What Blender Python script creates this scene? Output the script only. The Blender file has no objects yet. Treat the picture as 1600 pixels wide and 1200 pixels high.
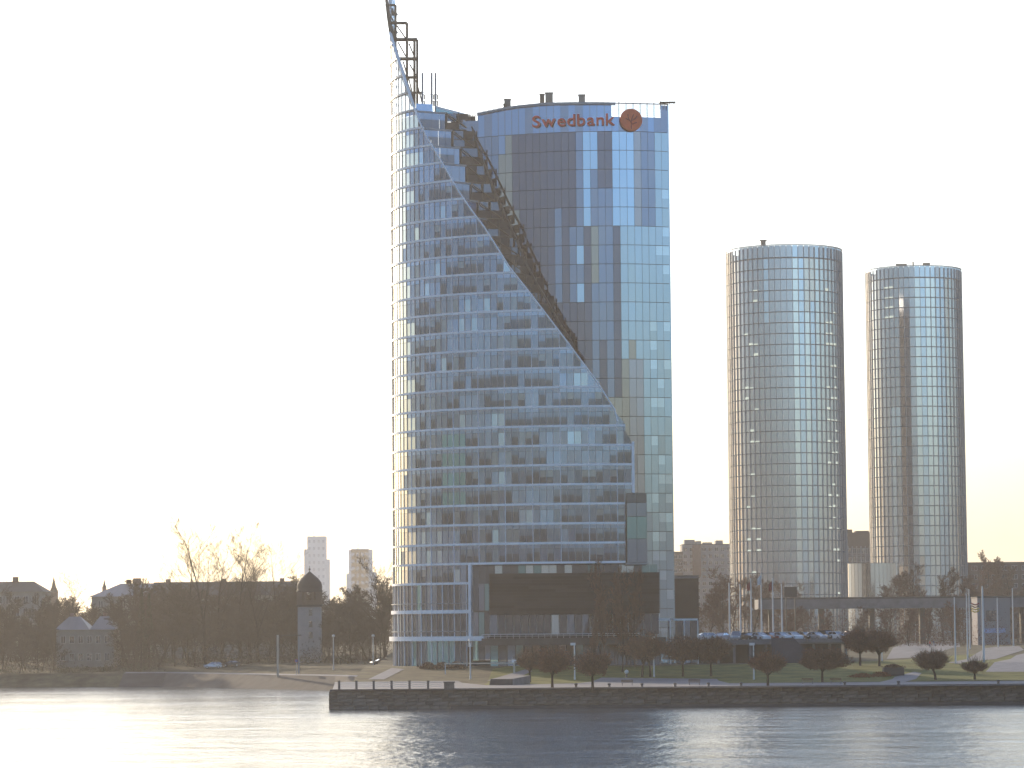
import bpy, bmesh, math, random
from math import sin, cos, tan, pi, radians, sqrt, atan2, exp
from mathutils import Vector, Matrix

random.seed(7)
sc = bpy.context.scene
COL = sc.collection

# ------------------------------------------------------------------ camera
F = 4800.0          # focal length in pixels of the 1600 px wide photograph
ROLL = 0.0083
PITCH = math.atan(385.0 / F)
HC = 12.0           # eye above the water


def ray(px, py):
    a, b = (px - 800) / F, (600 - py) / F
    u, v = a + ROLL * b, b - ROLL * a
    return u, cos(PITCH) - v * sin(PITCH), sin(PITCH) + v * cos(PITCH)


def P(px, py, Y):
    """world point seen at pixel px,py at depth Y"""
    u, w, z = ray(px, py)
    k = Y / w
    return Vector((u * k, Y, HC + z * k))


def proj(p):
    x, y, z = p[0], p[1], p[2] - HC
    d = y * cos(PITCH) + z * sin(PITCH)
    u, v = x / d, (-y * sin(PITCH) + z * cos(PITCH)) / d
    a, b = u - ROLL * v, v + ROLL * u
    return 800 + a * F, 600 - b * F


cam_d = bpy.data.cameras.new('camera')
cam_d.sensor_width = 36.0
cam_d.lens = 36.0 * F / 1600.0
cam_d.clip_start = 1.0
cam_d.clip_end = 30000.0
cam = bpy.data.objects.new('camera', cam_d)
COL.objects.link(cam)
fw = Vector((0, cos(PITCH), sin(PITCH)))
R0 = Vector((1, 0, 0))
U0 = Vector((0, -sin(PITCH), cos(PITCH)))
rt = (R0 - ROLL * U0).normalized()
up = (U0 + ROLL * R0).normalized()
cam.matrix_world = Matrix(((rt.x, up.x, -fw.x, 0), (rt.y, up.y, -fw.y, 0), (rt.z, up.z, -fw.z, HC), (0, 0, 0, 1)))
sc.camera = cam

# ------------------------------------------------------------------ light
SUN_AZ, SUN_EL = -27.0, 14.0
world = bpy.data.worlds.new("World")
sc.world = world
world.use_nodes = True
wn = world.node_tree.nodes
bg = wn.get('Background') or wn.new('ShaderNodeBackground')
sky = wn.new('ShaderNodeTexSky')
sky.sky_type = 'NISHITA'
sky.sun_disc = False
sky.sun_elevation = radians(SUN_EL)
sky.sun_rotation = radians(SUN_AZ)
sky.air_density = 1.0
sky.dust_density = 3.0
sky.ozone_density = 4.0
world.node_tree.links.new(sky.outputs[0], bg.inputs[0])
bg.inputs[1].default_value = 0.15
sun_d = bpy.data.lights.new('sun', 'SUN')
sun_d.energy = 3.0
sun_d.angle = radians(0.6)
sun_d.color = (1.0, 0.80, 0.56)
sun = bpy.data.objects.new('sun', sun_d)
COL.objects.link(sun)
sd = Vector((sin(radians(SUN_AZ)) * cos(radians(SUN_EL)), cos(radians(SUN_AZ)) * cos(radians(SUN_EL)), sin(radians(SUN_EL))))
sun.rotation_euler = sd.to_track_quat('Z', 'Y').to_euler()
sun.location = (-300, 600, 300)

vs = sc.view_settings
sc.display_settings.display_device = 'sRGB'
vs.view_transform = 'Standard'
vs.look = 'None'
vs.exposure = 0.78
vs.gamma = 1.0
vs.use_curve_mapping = False
HAZE_DENSITY = 0.000105
cy = sc.cycles
cy.max_bounces = 6
cy.diffuse_bounces = 2
cy.glossy_bounces = 3
cy.transmission_bounces = 3
cy.transparent_max_bounces = 8
cy.volume_bounces = 0
cy.use_denoising = True
cy.sample_clamp_indirect = 6.0


# ------------------------------------------------------------------ materials
def nt_of(name):
    m = bpy.data.materials.new(name)
    m.use_nodes = True
    nt = m.node_tree
    nt.nodes.clear()
    out = nt.nodes.new('ShaderNodeOutputMaterial')
    return m, nt, out


def noise_col(nt, c, var=0.25, scale=1.0, detail=4, stretch=(1, 1, 1), c2=None):
    """procedural colour: noise between two tones of c, in object coordinates"""
    N, L = nt.nodes, nt.links
    tc = N.new('ShaderNodeTexCoord')
    mp = N.new('ShaderNodeMapping')
    mp.inputs['Scale'].default_value = stretch
    L.new(tc.outputs['Object'], mp.inputs[0])
    n = N.new('ShaderNodeTexNoise')
    n.inputs['Scale'].default_value = scale
    n.inputs['Detail'].default_value = detail
    n.inputs['Roughness'].default_value = 0.65
    L.new(mp.outputs[0], n.inputs['Vector'])
    r = N.new('ShaderNodeValToRGB')
    lo = [max(0, x * (1 - var)) for x in c]
    hi = [x * (1 + var) for x in (c2 or c)]
    r.color_ramp.elements[0].position = 0.3
    r.color_ramp.elements[1].position = 0.7
    r.color_ramp.elements[0].color = (*lo, 1)
    r.color_ramp.elements[1].color = (*hi, 1)
    L.new(n.outputs['Fac'], r.inputs[0])
    return r.outputs[0], n.outputs['Fac']


def solid(name, c, rough=0.7, metal=0.0, var=0.22, scale=0.8, spec=0.3, bump=0.0, stretch=(1, 1, 1), c2=None, rnd=0.0):
    m, nt, out = nt_of(name)
    N, L = nt.nodes, nt.links
    b = N.new('ShaderNodeBsdfPrincipled')
    col, fac = noise_col(nt, c, var, scale, 5, stretch, c2)
    if rnd:
        oi = N.new('ShaderNodeObjectInfo')
        mr = N.new('ShaderNodeMapRange')
        mr.inputs[3].default_value = 1 - rnd
        mr.inputs[4].default_value = 1 + rnd
        L.new(oi.outputs['Random'], mr.inputs[0])
        hs = N.new('ShaderNodeHueSaturation')
        L.new(mr.outputs[0], hs.inputs['Value'])
        L.new(col, hs.inputs['Color'])
        col = hs.outputs[0]
    L.new(col, b.inputs['Base Color'])
    b.inputs['Roughness'].default_value = rough
    b.inputs['Metallic'].default_value = metal
    b.inputs['Specular IOR Level'].default_value = spec
    if bump:
        bp = N.new('ShaderNodeBump')
        bp.inputs['Strength'].default_value = bump
        bp.inputs['Distance'].default_value = 0.1
        L.new(fac, bp.inputs['Height'])
        L.new(bp.outputs[0], b.inputs['Normal'])
    L.new(b.outputs[0], out.inputs[0])
    return m


def glass(name, tint, refl, inner, rough=0.04, var=0.16, wav=0.02, scale=0.5, clear=0.0, rnd=0.18, stretch=(1, 1, 0.35)):
    """coated window glass: a mirror-like coat over the room behind it"""
    m, nt, out = nt_of(name)
    N, L = nt.nodes, nt.links
    col, fac = noise_col(nt, inner, var, scale, 3, stretch)
    oi = N.new('ShaderNodeObjectInfo')
    mr = N.new('ShaderNodeMapRange')
    mr.inputs[3].default_value = 1 - rnd
    mr.inputs[4].default_value = 1 + rnd
    L.new(oi.outputs['Random'], mr.inputs[0])
    hs = N.new('ShaderNodeHueSaturation')
    L.new(mr.outputs[0], hs.inputs['Value'])
    L.new(col, hs.inputs['Color'])
    d = N.new('ShaderNodeBsdfDiffuse')
    L.new(hs.outputs[0], d.inputs[0])
    g = N.new('ShaderNodeBsdfGlossy')
    g.inputs['Color'].default_value = (*tint, 1)
    g.inputs['Roughness'].default_value = rough
    n2 = N.new('ShaderNodeTexNoise')
    n2.inputs['Scale'].default_value = 0.45
    tc = N.new('ShaderNodeTexCoord')
    L.new(tc.outputs['Object'], n2.inputs['Vector'])
    bp = N.new('ShaderNodeBump')
    bp.inputs['Strength'].default_value = wav * 1.5
    bp.inputs['Distance'].default_value = 0.05
    L.new(n2.outputs['Fac'], bp.inputs['Height'])
    L.new(bp.outputs[0], g.inputs['Normal'])
    fr = N.new('ShaderNodeFresnel')
    fr.inputs[0].default_value = 1.5
    mf = N.new('ShaderNodeMapRange')
    mf.inputs[1].default_value = 0.04
    mf.inputs[2].default_value = 1.0
    mf.inputs[3].default_value = min(0.9, refl)
    mf.inputs[4].default_value = 1.0
    L.new(fr.outputs[0], mf.inputs[0])
    base = d.outputs[0]
    if clear:
        t = N.new('ShaderNodeBsdfTransparent')
        t.inputs[0].default_value = (0.93, 0.97, 0.98, 1)
        mt = N.new('ShaderNodeMixShader')
        mt.inputs[0].default_value = clear
        L.new(d.outputs[0], mt.inputs[1])
        L.new(t.outputs[0], mt.inputs[2])
        base = mt.outputs[0]
    mx = N.new('ShaderNodeMixShader')
    L.new(mf.outputs[0], mx.inputs[0])
    L.new(base, mx.inputs[1])
    L.new(g.outputs[0], mx.inputs[2])
    L.new(mx.outputs[0], out.inputs[0])
    return m


def lit(name, c, s):
    m, nt, out = nt_of(name)
    N, L = nt.nodes, nt.links
    e = N.new('ShaderNodeEmission')
    col, fac = noise_col(nt, c, 0.25, 1.1)
    L.new(col, e.inputs[0])
    e.inputs[1].default_value = s
    L.new(e.outputs[0], out.inputs[0])
    return m


M = {}
# glass of the tall tower, some tints with reflections or sun glow painted in
M['g_blue'] = glass('blue_glass', (0.46, 0.60, 0.84), 0.55, (0.055, 0.08, 0.115))
M['g_mid'] = glass('grey_blue_glass', (0.46, 0.57, 0.76), 0.42, (0.05, 0.066, 0.088))
M['g_dark'] = glass('dark_room_glass', (0.42, 0.49, 0.62), 0.22, (0.028, 0.032, 0.040))
M['g_blind'] = glass('blind_glass', (0.55, 0.62, 0.72), 0.36, (0.15, 0.155, 0.158))
M['g_teal'] = glass('teal_glass', (0.40, 0.68, 0.74), 0.46, (0.06, 0.12, 0.125))
M['g_pale'] = glass('pale_glass', (0.80, 0.88, 0.95), 0.66, (0.28, 0.32, 0.33))
M['g_sky_refl'] = glass('sky_reflection_glass', (0.56, 0.70, 0.86), 0.74, (0.09, 0.13, 0.175))
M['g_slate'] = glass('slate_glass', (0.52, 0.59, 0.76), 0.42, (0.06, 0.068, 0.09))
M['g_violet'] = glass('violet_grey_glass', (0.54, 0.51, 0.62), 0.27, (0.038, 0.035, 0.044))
M['g_tan_refl'] = glass('tan_reflection_glass', (0.80, 0.68, 0.60), 0.42, (0.13, 0.105, 0.088))
M['g_mauve_refl'] = glass('mauve_reflection_glass', (0.72, 0.65, 0.68), 0.48, (0.115, 0.10, 0.105))
M['g_cyan_refl'] = glass('cyan_reflection_glass', (0.62, 0.72, 0.80), 0.64, (0.12, 0.142, 0.155))
M['g_brown_refl'] = glass('brown_reflection_glass', (0.78, 0.67, 0.60), 0.44, (0.13, 0.11, 0.092), scale=0.9, var=0.6, stretch=(1, 1, 1))
M['g_clear'] = glass('clear_pane_glass', (0.8, 0.9, 1.0), 0.10, (0.30, 0.32, 0.34), clear=0.86)
M['g_sunlit_soft'] = glass('soft_sunlit_glass', (0.98, 0.94, 0.84), 0.72, (0.36, 0.34, 0.285))
M['g_sunlit'] = glass('sunlit_glass', (1.0, 0.96, 0.84), 0.85, (0.46, 0.43, 0.35))
M['g_thin'] = glass('thin_clear_glass', (0.9, 0.96, 1.0), 0.22, (0.35, 0.36, 0.33), clear=0.55)
M['g_parapet'] = glass('parapet_glass', (0.75, 0.9, 1.0), 0.40, (0.10, 0.15, 0.20), clear=0.25)
# round towers
M['z_slate'] = glass('tower_slate_glass', (0.78, 0.77, 0.81), 0.58, (0.088, 0.086, 0.095), rough=0.10)
M['z_pearl'] = glass('tower_pearl_glass', (0.95, 0.92, 0.88), 0.80, (0.27, 0.26, 0.24), rough=0.10)
M['z_sky'] = glass('tower_blue_glass', (0.78, 0.85, 0.93), 0.74, (0.15, 0.17, 0.195), rough=0.10)
M['z_tan'] = glass('tower_tan_glass', (0.98, 0.85, 0.76), 0.68, (0.27, 0.21, 0.165), rough=0.10)
M['z_dark'] = glass('tower_dark_glass', (0.70, 0.70, 0.76), 0.34, (0.07, 0.071, 0.076), rough=0.10)
M['lit'] = lit('lit_window', (0.78, 0.88, 0.78), 0.46)
M['white_metal'] = solid('white_metal', (0.90, 0.90, 0.91), 0.45, 0.0, 0.12, 0.3, 0.5)
M['grey_metal'] = solid('grey_metal', (0.30, 0.31, 0.33), 0.42, 0.4, 0.15, 0.4, 0.5)
M['fin_metal'] = solid('fin_metal', (0.42, 0.42, 0.42), 0.35, 0.55, 0.1, 0.05, 0.5)
M['band_metal'] = solid('band_metal', (0.20, 0.20, 0.205), 0.5, 0.3, 0.1, 0.1)
M['steel'] = solid('dark_steel', (0.115, 0.10, 0.085), 0.55, 0.3, 0.3, 0.8)
M['recess'] = solid('recess_panels', (0.075, 0.062, 0.055), 0.7, 0.0, 0.5, 0.5)
M['core'] = solid('core_wall', (0.022, 0.025, 0.031), 0.7, 0, 0.2, 0.2)
M['black_clad'] = solid('black_cladding', (0.018, 0.016, 0.0155), 0.6, 0.0, 0.25, 0.35, 0.3, stretch=(0.3, 1, 2), rnd=0.6)
M['sign_red'] = solid('sign_red', (0.92, 0.085, 0.05), 0.45, 0, 0.12, 0.4)
M['sign_orange'] = solid('sign_orange', (0.95, 0.14, 0.05), 0.4, 0, 0.15, 0.3)
M['sign_dark'] = solid('sign_dark_red', (0.55, 0.05, 0.03), 0.5, 0, 0.12, 0.4)
M['concrete'] = solid('concrete', (0.17, 0.165, 0.17), 0.85, 0, 0.22, 0.35, bump=0.2)
M['concrete_dark'] = solid('dark_concrete', (0.07, 0.068, 0.07), 0.85, 0, 0.25, 0.3, bump=0.2)
M['paving'] = solid('paving', (0.19, 0.185, 0.195), 0.8, 0, 0.22, 0.5, bump=0.1)
M['asphalt'] = solid('asphalt', (0.06, 0.06, 0.064), 0.85, 0, 0.25, 0.6)
M['grass'] = solid('lawn_grass', (0.105, 0.118, 0.027), 0.95, 0, 0.35, 0.22, 0.1, c2=(0.145, 0.145, 0.04), bump=0.3)
M['earth'] = solid('dry_grass', (0.075, 0.064, 0.045), 0.95, 0, 0.4, 0.25, 0.1, c2=(0.095, 0.086, 0.05), bump=0.3)
M['stone'] = solid('quay_stone', (0.135, 0.115, 0.10), 0.85, 0, 0.45, 1.2, 0.25, bump=0.5, rnd=0.35)
M['stone_cap'] = solid('cap_stone', (0.09, 0.087, 0.09), 0.85, 0, 0.25, 0.6, bump=0.2)
M['bark'] = solid('bark', (0.04, 0.03, 0.024), 0.95, 0, 0.35, 1.5, 0.1)
M['twig'] = solid('twigs', (0.070, 0.050, 0.037), 0.95, 0, 0.3, 0.4, 0.1, rnd=0.25)
M['twig_red'] = solid('reddish_twigs', (0.13, 0.066, 0.047), 0.95, 0, 0.3, 0.4, 0.1, rnd=0.2)
M['leaf_brown'] = solid('brown_leaves', (0.135, 0.068, 0.042), 0.9, 0, 0.5, 0.9, 0.15, c2=(0.16, 0.078, 0.045), rnd=0.2)
M['conifer'] = solid('conifer_needles', (0.035, 0.042, 0.025), 0.95, 0, 0.4, 1.2, 0.1)
M['shrub'] = solid('shrub_leaves', (0.055, 0.06, 0.03), 0.95, 0, 0.5, 0.8, 0.1)
M['rust_leaf'] = solid('rust_leaves', (0.22, 0.085, 0.035), 0.9, 0, 0.4, 1.5, 0.1)
M['roof_metal'] = solid('roof_metal', (0.13, 0.135, 0.155), 0.45, 0.35, 0.15, 0.15, 0.4, stretch=(4, 0.3, 1))
M['roof_dark'] = solid('roof_dark', (0.045, 0.042, 0.043), 0.7, 0, 0.2, 0.4)
M['plaster'] = solid('plaster', (0.26, 0.24, 0.21), 0.9, 0, 0.15, 0.3)
M['plaster_pale'] = solid('pale_plaster', (0.40, 0.375, 0.365), 0.9, 0, 0.12, 0.3)
M['brick'] = solid('red_brick', (0.17, 0.10, 0.085), 0.9, 0, 0.25, 0.5)
M['panel_grey'] = solid('grey_panel', (0.27, 0.25, 0.25), 0.9, 0, 0.12, 0.1)
M['panel_brown'] = solid('brown_panel', (0.12, 0.088, 0.075), 0.9, 0, 0.2, 0.1)
M['panel_white'] = solid('white_panel', (0.75, 0.75, 0.76), 0.85, 0, 0.08, 0.05)
M['win_dark'] = glass('window_glass', (0.85, 0.9, 1.0), 0.12, (0.035, 0.038, 0.045))
M['pole'] = solid('pole_paint', (0.66, 0.66, 0.66), 0.45, 0.2, 0.1, 0.5)
M['pole_dark'] = solid('dark_pole_paint', (0.10, 0.10, 0.105), 0.5, 0.2, 0.15, 0.5)
M['globe'] = solid('lamp_globe', (0.72, 0.70, 0.66), 0.25, 0, 0.05, 1.0, 0.5)
M['car_white'] = solid('car_white', (0.72, 0.74, 0.78), 0.22, 0, 0.05, 0.5, 0.6)
M['car_silver'] = solid('car_silver', (0.46, 0.48, 0.52), 0.25, 0.5, 0.06, 0.5, 0.6)
M['car_blue'] = solid('car_blue', (0.06, 0.09, 0.20), 0.22, 0.2, 0.08, 0.5, 0.6)
M['car_dark'] = solid('car_dark', (0.035, 0.035, 0.04), 0.22, 0.1, 0.08, 0.5, 0.6)
M['car_red'] = solid('car_red', (0.20, 0.035, 0.03), 0.22, 0.1, 0.08, 0.5, 0.6)
M['car_glass'] = glass('car_glass', (0.9, 0.95, 1.0), 0.35, (0.02, 0.022, 0.026))
M['tyre'] = solid('tyre', (0.02, 0.02, 0.02), 0.8, 0, 0.1, 1)
M['skin'] = solid('skin', (0.50, 0.33, 0.25), 0.6, 0, 0.08, 3)
M['cloth_red'] = solid('red_cloth', (0.50, 0.07, 0.05), 0.9, 0, 0.15, 3)
M['cloth_navy'] = solid('navy_cloth', (0.03, 0.04, 0.10), 0.9, 0, 0.15, 3)
M['cloth_pale'] = solid('pale_cloth', (0.42, 0.43, 0.46), 0.9, 0, 0.15, 3)
M['hair'] = solid('hair', (0.04, 0.028, 0.02), 0.8, 0, 0.2, 6)
M['flag_red'] = solid('flag_maroon', (0.24, 0.03, 0.04), 0.9, 0, 0.1, 1)
M['flag_white'] = solid('flag_white', (0.72, 0.72, 0.72), 0.9, 0, 0.06, 1)
M['flag_blue'] = solid('flag_blue', (0.05, 0.08, 0.32), 0.9, 0, 0.1, 1)
M['flag_yellow'] = solid('flag_yellow', (0.55, 0.42, 0.08), 0.8, 0, 0.1, 1)
M['awning'] = solid('awning_blue', (0.34, 0.42, 0.62), 0.6, 0, 0.15, 0.4)
M['revet'] = solid('slope_concrete', (0.062, 0.058, 0.057), 0.9, 0, 0.3, 0.25, bump=0.2)
M['window_hazed'] = solid('hazed_window', (0.56, 0.56, 0.58), 0.8, 0, 0.08, 0.05)  # far tower windows, haze painted in as a pale tone
M['slate_wall'] = solid('slate_wall', (0.045, 0.052, 0.075), 0.7, 0, 0.15, 0.4)
M['wood'] = solid('wood', (0.20, 0.12, 0.06), 0.8, 0, 0.25, 1.5)
M['beam'] = solid('pale_beam', (0.55, 0.50, 0.42), 0.7, 0, 0.1, 1)


def water_mat():
    m, nt, out = nt_of('river_water')
    N, L = nt.nodes, nt.links
    b = N.new('ShaderNodeBsdfPrincipled')
    b.inputs['Base Color'].default_value = (0.045, 0.06, 0.075, 1)
    b.inputs['Roughness'].default_value = 0.14
    b.inputs['IOR'].default_value = 1.33
    tc = N.new('ShaderNodeTexCoord')
    hs = []
    for sc_, st, w in ((0.9, (1.0, 0.55, 1), 0.34), (0.16, (1.0, 0.5, 1), 1.0), (3.2, (1, 0.7, 1), 0.10)):
        mp = N.new('ShaderNodeMapping')
        mp.inputs['Scale'].default_value = st
        mp.inputs['Rotation'].default_value = (0, 0, 0.35)
        L.new(tc.outputs['Object'], mp.inputs[0])
        n = N.new('ShaderNodeTexNoise')
        n.inputs['Scale'].default_value = sc_
        n.inputs['Detail'].default_value = 3
        L.new(mp.outputs[0], n.inputs[0])
        mu = N.new('ShaderNodeMath')
        mu.operation = 'MULTIPLY'
        mu.inputs[1].default_value = w
        L.new(n.outputs['Fac'], mu.inputs[0])
        hs.append(mu.outputs[0])
    # calm and ruffled patches
    mp = N.new('ShaderNodeMapping')
    mp.inputs['Scale'].default_value = (0.012, 0.035, 1)
    L.new(tc.outputs['Object'], mp.inputs[0])
    pn = N.new('ShaderNodeTexNoise')
    pn.inputs['Scale'].default_value = 1.0
    pn.inputs['Detail'].default_value = 3
    L.new(mp.outputs[0], pn.inputs[0])
    pr = N.new('ShaderNodeMapRange')
    pr.inputs[1].default_value = 0.35
    pr.inputs[2].default_value = 0.65
    pr.inputs[3].default_value = 0.5
    pr.inputs[4].default_value = 1.0
    L.new(pn.outputs['Fac'], pr.inputs[0])
    a = hs[0]
    for h in hs[1:]:
        ad = N.new('ShaderNodeMath')
        L.new(a, ad.inputs[0])
        L.new(h, ad.inputs[1])
        a = ad.outputs[0]
    mu = N.new('ShaderNodeMath')
    mu.operation = 'MULTIPLY'
    L.new(a, mu.inputs[0])
    L.new(pr.outputs[0], mu.inputs[1])
    bp = N.new('ShaderNodeBump')
    bp.inputs['Strength'].default_value = 1.0
    bp.inputs['Distance'].default_value = 0.8
    L.new(mu.outputs[0], bp.inputs['Height'])
    L.new(bp.outputs[0], b.inputs['Normal'])
    L.new(b.outputs[0], out.inputs[0])
    return m


M['water'] = water_mat()


# ------------------------------------------------------------------ mesh helpers
class MB:
    def __init__(self):
        self.v, self.f, self.m, self.mats = [], [], [], []

    def mi(self, m):
        if m not in self.mats:
            self.mats.append(m)
        return self.mats.index(m)

    def face(self, pts, m):
        n = len(self.v)
        self.v += [tuple(p) for p in pts]
        self.f.append(tuple(range(n, n + len(pts))))
        self.m.append(self.mi(m))

    def box(self, c, s, m, yaw=0.0, taper=1.0):
        """box with centre c, size s"""
        hx, hy, hz = s[0] / 2, s[1] / 2, s[2] / 2
        cs, sn = cos(yaw), sin(yaw)
        n = len(self.v)
        for dz in (-1, 1):
            t = taper if dz > 0 else 1
            for dx, dy in ((-1, -1), (1, -1), (1, 1), (-1, 1)):
                x, y = dx * hx * t, dy * hy * t
                self.v.append((c[0] + x * cs - y * sn, c[1] + x * sn + y * cs, c[2] + dz * hz))
        for q in ((3, 2, 1, 0), (4, 5, 6, 7), (0, 1, 5, 4), (1, 2, 6, 5), (2, 3, 7, 6), (3, 0, 4, 7)):
            self.f.append(tuple(n + i for i in q))
            self.m.append(self.mi(m))

    def tube(self, pts, rad, m, sides=6, cap=True):
        pts = [Vector(p) for p in pts]
        if not hasattr(rad, '__len__'):
            rad = [rad] * len(pts)
        n0 = len(self.v)
        prev = None
        for i, p in enumerate(pts):
            d = (pts[min(i + 1, len(pts) - 1)] - pts[max(i - 1, 0)])
            d = d.normalized() if d.length > 1e-9 else Vector((0, 0, 1))
            a = Vector((0, 0, 1)) if abs(d.z) < 0.9 else Vector((1, 0, 0))
            x = d.cross(a).normalized()
            y = d.cross(x)
            for k in range(sides):
                t = 2 * pi * k / sides
                q = p + x * (cos(t) * rad[i]) + y * (sin(t) * rad[i])
                self.v.append(tuple(q))
        mi = self.mi(m)
        for i in range(len(pts) - 1):
            for k in range(sides):
                a, b = n0 + i * sides + k, n0 + i * sides + (k + 1) % sides
                self.f.append((a, b, b + sides, a + sides))
                self.m.append(mi)
        if cap:
            self.f.append(tuple(n0 + k for k in range(sides)))
            self.f.append(tuple(n0 + (len(pts) - 1) * sides + k for k in reversed(range(sides))))
            self.m += [mi, mi]

    def lathe(self, c, prof, m, sides=20):
        """prof: list of (radius, z)"""
        n0 = len(self.v)
        for r, z in prof:
            for k in range(sides):
                t = 2 * pi * k / sides
                self.v.append((c[0] + r * cos(t), c[1] + r * sin(t), c[2] + z))
        mi = self.mi(m)
        for i in range(len(prof) - 1):
            for k in range(sides):
                a, b = n0 + i * sides + k, n0 + i * sides + (k + 1) % sides
                self.f.append((a, b, b + sides, a + sides))
                self.m.append(mi)

    def prism(self, poly, z0, z1, m, top=True):
        """vertical prism over an xy polygon (counter-clockwise)"""
        n = len(poly)
        for i in range(n):
            a, b = poly[i], poly[(i + 1) % n]
            self.face([(a[0], a[1], z0), (b[0], b[1], z0), (b[0], b[1], z1), (a[0], a[1], z1)], m)
        if top:
            self.face([(p[0], p[1], z1) for p in poly], m)

    def mesh(self, name):
        me = bpy.data.meshes.new(name)
        me.from_pydata(self.v, [], self.f)
        for m in self.mats:
            me.materials.append(m)
        me.polygons.foreach_set('material_index', self.m)
        me.update()
        return me

    def build(self, name, parent=None, smooth=False, recalc=False):
        me = self.mesh(name)
        if recalc:
            bm = bmesh.new()
            bm.from_mesh(me)
            bmesh.ops.recalc_face_normals(bm, faces=bm.faces)
            bm.to_mesh(me)
            bm.free()
        if smooth:
            me.polygons.foreach_set('use_smooth', [True] * len(me.polygons))
        return link(name, me, parent)


def link(name, me, parent=None):
    o = bpy.data.objects.new(name, me)
    COL.objects.link(o)
    if parent is not None:
        o.parent = parent
    return o


def tag(o, label=None, cat=None, group=None, kind=None):
    if label:
        o['label'] = label
    if cat:
        o['category'] = cat
    if group:
        o['group'] = group
    if kind:
        o['kind'] = kind
    return o


def thing(name, label, cat, loc=(0, 0, 0), rz=0, group=None):
    o = bpy.data.objects.new(name, None)
    o.empty_display_size = 0.5
    COL.objects.link(o)
    o.location = loc
    o.rotation_euler = (0, 0, rz)
    return tag(o, label, cat, group)


def dup(root, loc, rz=0, scale=1, label=None, group=None, mats=None):
    def cp(o, par):
        c = o.copy()
        COL.objects.link(c)
        c.parent = par
        if mats and c.type == 'MESH':
            for s in c.material_slots:
                if s.material and s.material.name in mats:
                    s.link = 'OBJECT'
                    s.material = mats[s.material.name]
        for ch in kids.get(o, []):
            cp(ch, c)
        return c
    kids = {}
    for o in root.children_recursive:
        kids.setdefault(o.parent, []).append(o)
    r = cp(root, None)
    r.location = loc
    r.rotation_euler = (0, 0, rz)
    r.scale = scale if hasattr(scale, '__len__') else (scale,) * 3
    if label:
        r['label'] = label
    if group:
        r['group'] = group
    return r


def struct(o):
    o['kind'] = 'structure'
    return o


# ------------------------------------------------------------------ terrain
QY = 480.0       # face of the quay wall
QX = P(517, 1090, QY).x


def gz(Y):
    """ground height of the land right of the pier end"""
    if Y <= 540:
        return 2.9
    if Y <= 585:
        return 2.9 + (Y - 540) / 45.0 * 2.3
    if Y <= 640:
        return 5.2
    if Y <= 720:
        return 5.2 + (Y - 640) / 80.0 * 2.0
    return 7.2 + min(Y - 720, 3000) * 0.0004


BANK = [(-4000, 760), (-600, 730), (-117, 706), (-80, 700), (-37, 630), (-27, 606)]


def bank(X):
    for (x0, y0), (x1, y1) in zip(BANK, BANK[1:]):
        if X <= x1:
            return y0 + (y1 - y0) * (X - x0) / (x1 - x0)
    return BANK[-1][1]


def gl(X, Y):
    """ground height of the left bank"""
    d = Y - bank(X)
    pts = [(-3, -0.9), (0, 0), (9, 2.9), (14, 3.1), (60, 4.8), (400, 5.6), (9000, 9)]
    for (a, b), (c, e) in zip(pts, pts[1:]):
        if d <= c:
            return b + (e - b) * (d - a) / (c - a)
    return 9


def G(px, py):
    """point of the right-hand land seen at a pixel"""
    lo, hi = 400.0, 2500.0
    for _ in range(50):
        mid = (lo + hi) / 2
        if P(px, py, mid).z > gz(mid):
            lo = mid
        else:
            hi = mid
    p = P(px, py, lo)
    p.z = gz(lo)
    return p


def GL(px, Y):
    X = P(px, 1000, Y).x
    return Vector((X, Y, gl(X, Y)))


def GR(px, Y):
    X = P(px, 1020, Y).x
    return Vector((X, Y, gz(Y)))


water = MB()
water.face([(-6000, -4000, 0), (6000, -4000, 0), (6000, 800, 0), (-6000, 800, 0)], M['water'])
struct(water.build('river'))
far = MB()
far.face([(-6000, -9000, 1.5), (6000, -9000, 1.5), (6000, -330, 1.5), (-6000, -330, 1.5)], M['earth'])
struct(far.build('opposite_bank'))

g = MB()
# right land
xs = [QX, -20, 0, 30, 60, 100, 160, 260, 500, 1200, 5000]
ys = [QY + 1.2, 540, 585, 640, 720, 1000, 2000, 9000]
for x0, x1 in zip(xs, xs[1:]):
    for y0, y1 in zip(ys, ys[1:]):
        g.face([(x0, y0, gz(y0)), (x1, y0, gz(y0)), (x1, y1, gz(y1)), (x0, y1, gz(y1))], M['earth'])
for y0, y1 in ((640, 720), (720, 1000), (1000, 2000)):
    g.face([(QX, y0, 4.0), (QX, y1, 4.0), (QX, y1, gz(y1)), (QX, y0, gz(y0))], M['earth'])
# left bank, its foot a concrete slope
xl = [-5000, -1500, -600, -300, -200, -160, -130, -117, -100, -90, -80, -70, -60, -50, -44, -37, -32, QX]
dl = [-3, 0, 9, 14, 60, 400, 8300]
for x0, x1 in zip(xl, xl[1:]):
    for i, (d0, d1) in enumerate(zip(dl, dl[1:])):
        mm = M['earth']
        if x0 >= -90 and i < 2:
            mm = M['revet']
        if i == 2:
            mm = M['paving'] if x0 >= -90 else M['earth']
        if i == 3 and x0 >= -130 and x0 < -90:
            mm = M['earth']
        g.face([(x0, bank(x0) + d0, gl(x0, bank(x0) + d0)), (x1, bank(x1) + d0, gl(x1, bank(x1) + d0)),
                (x1, bank(x1) + d1, gl(x1, bank(x1) + d1)), (x0, bank(x0) + d1, gl(x0, bank(x0) + d1))], mm)
struct(g.build('ground'))


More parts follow.
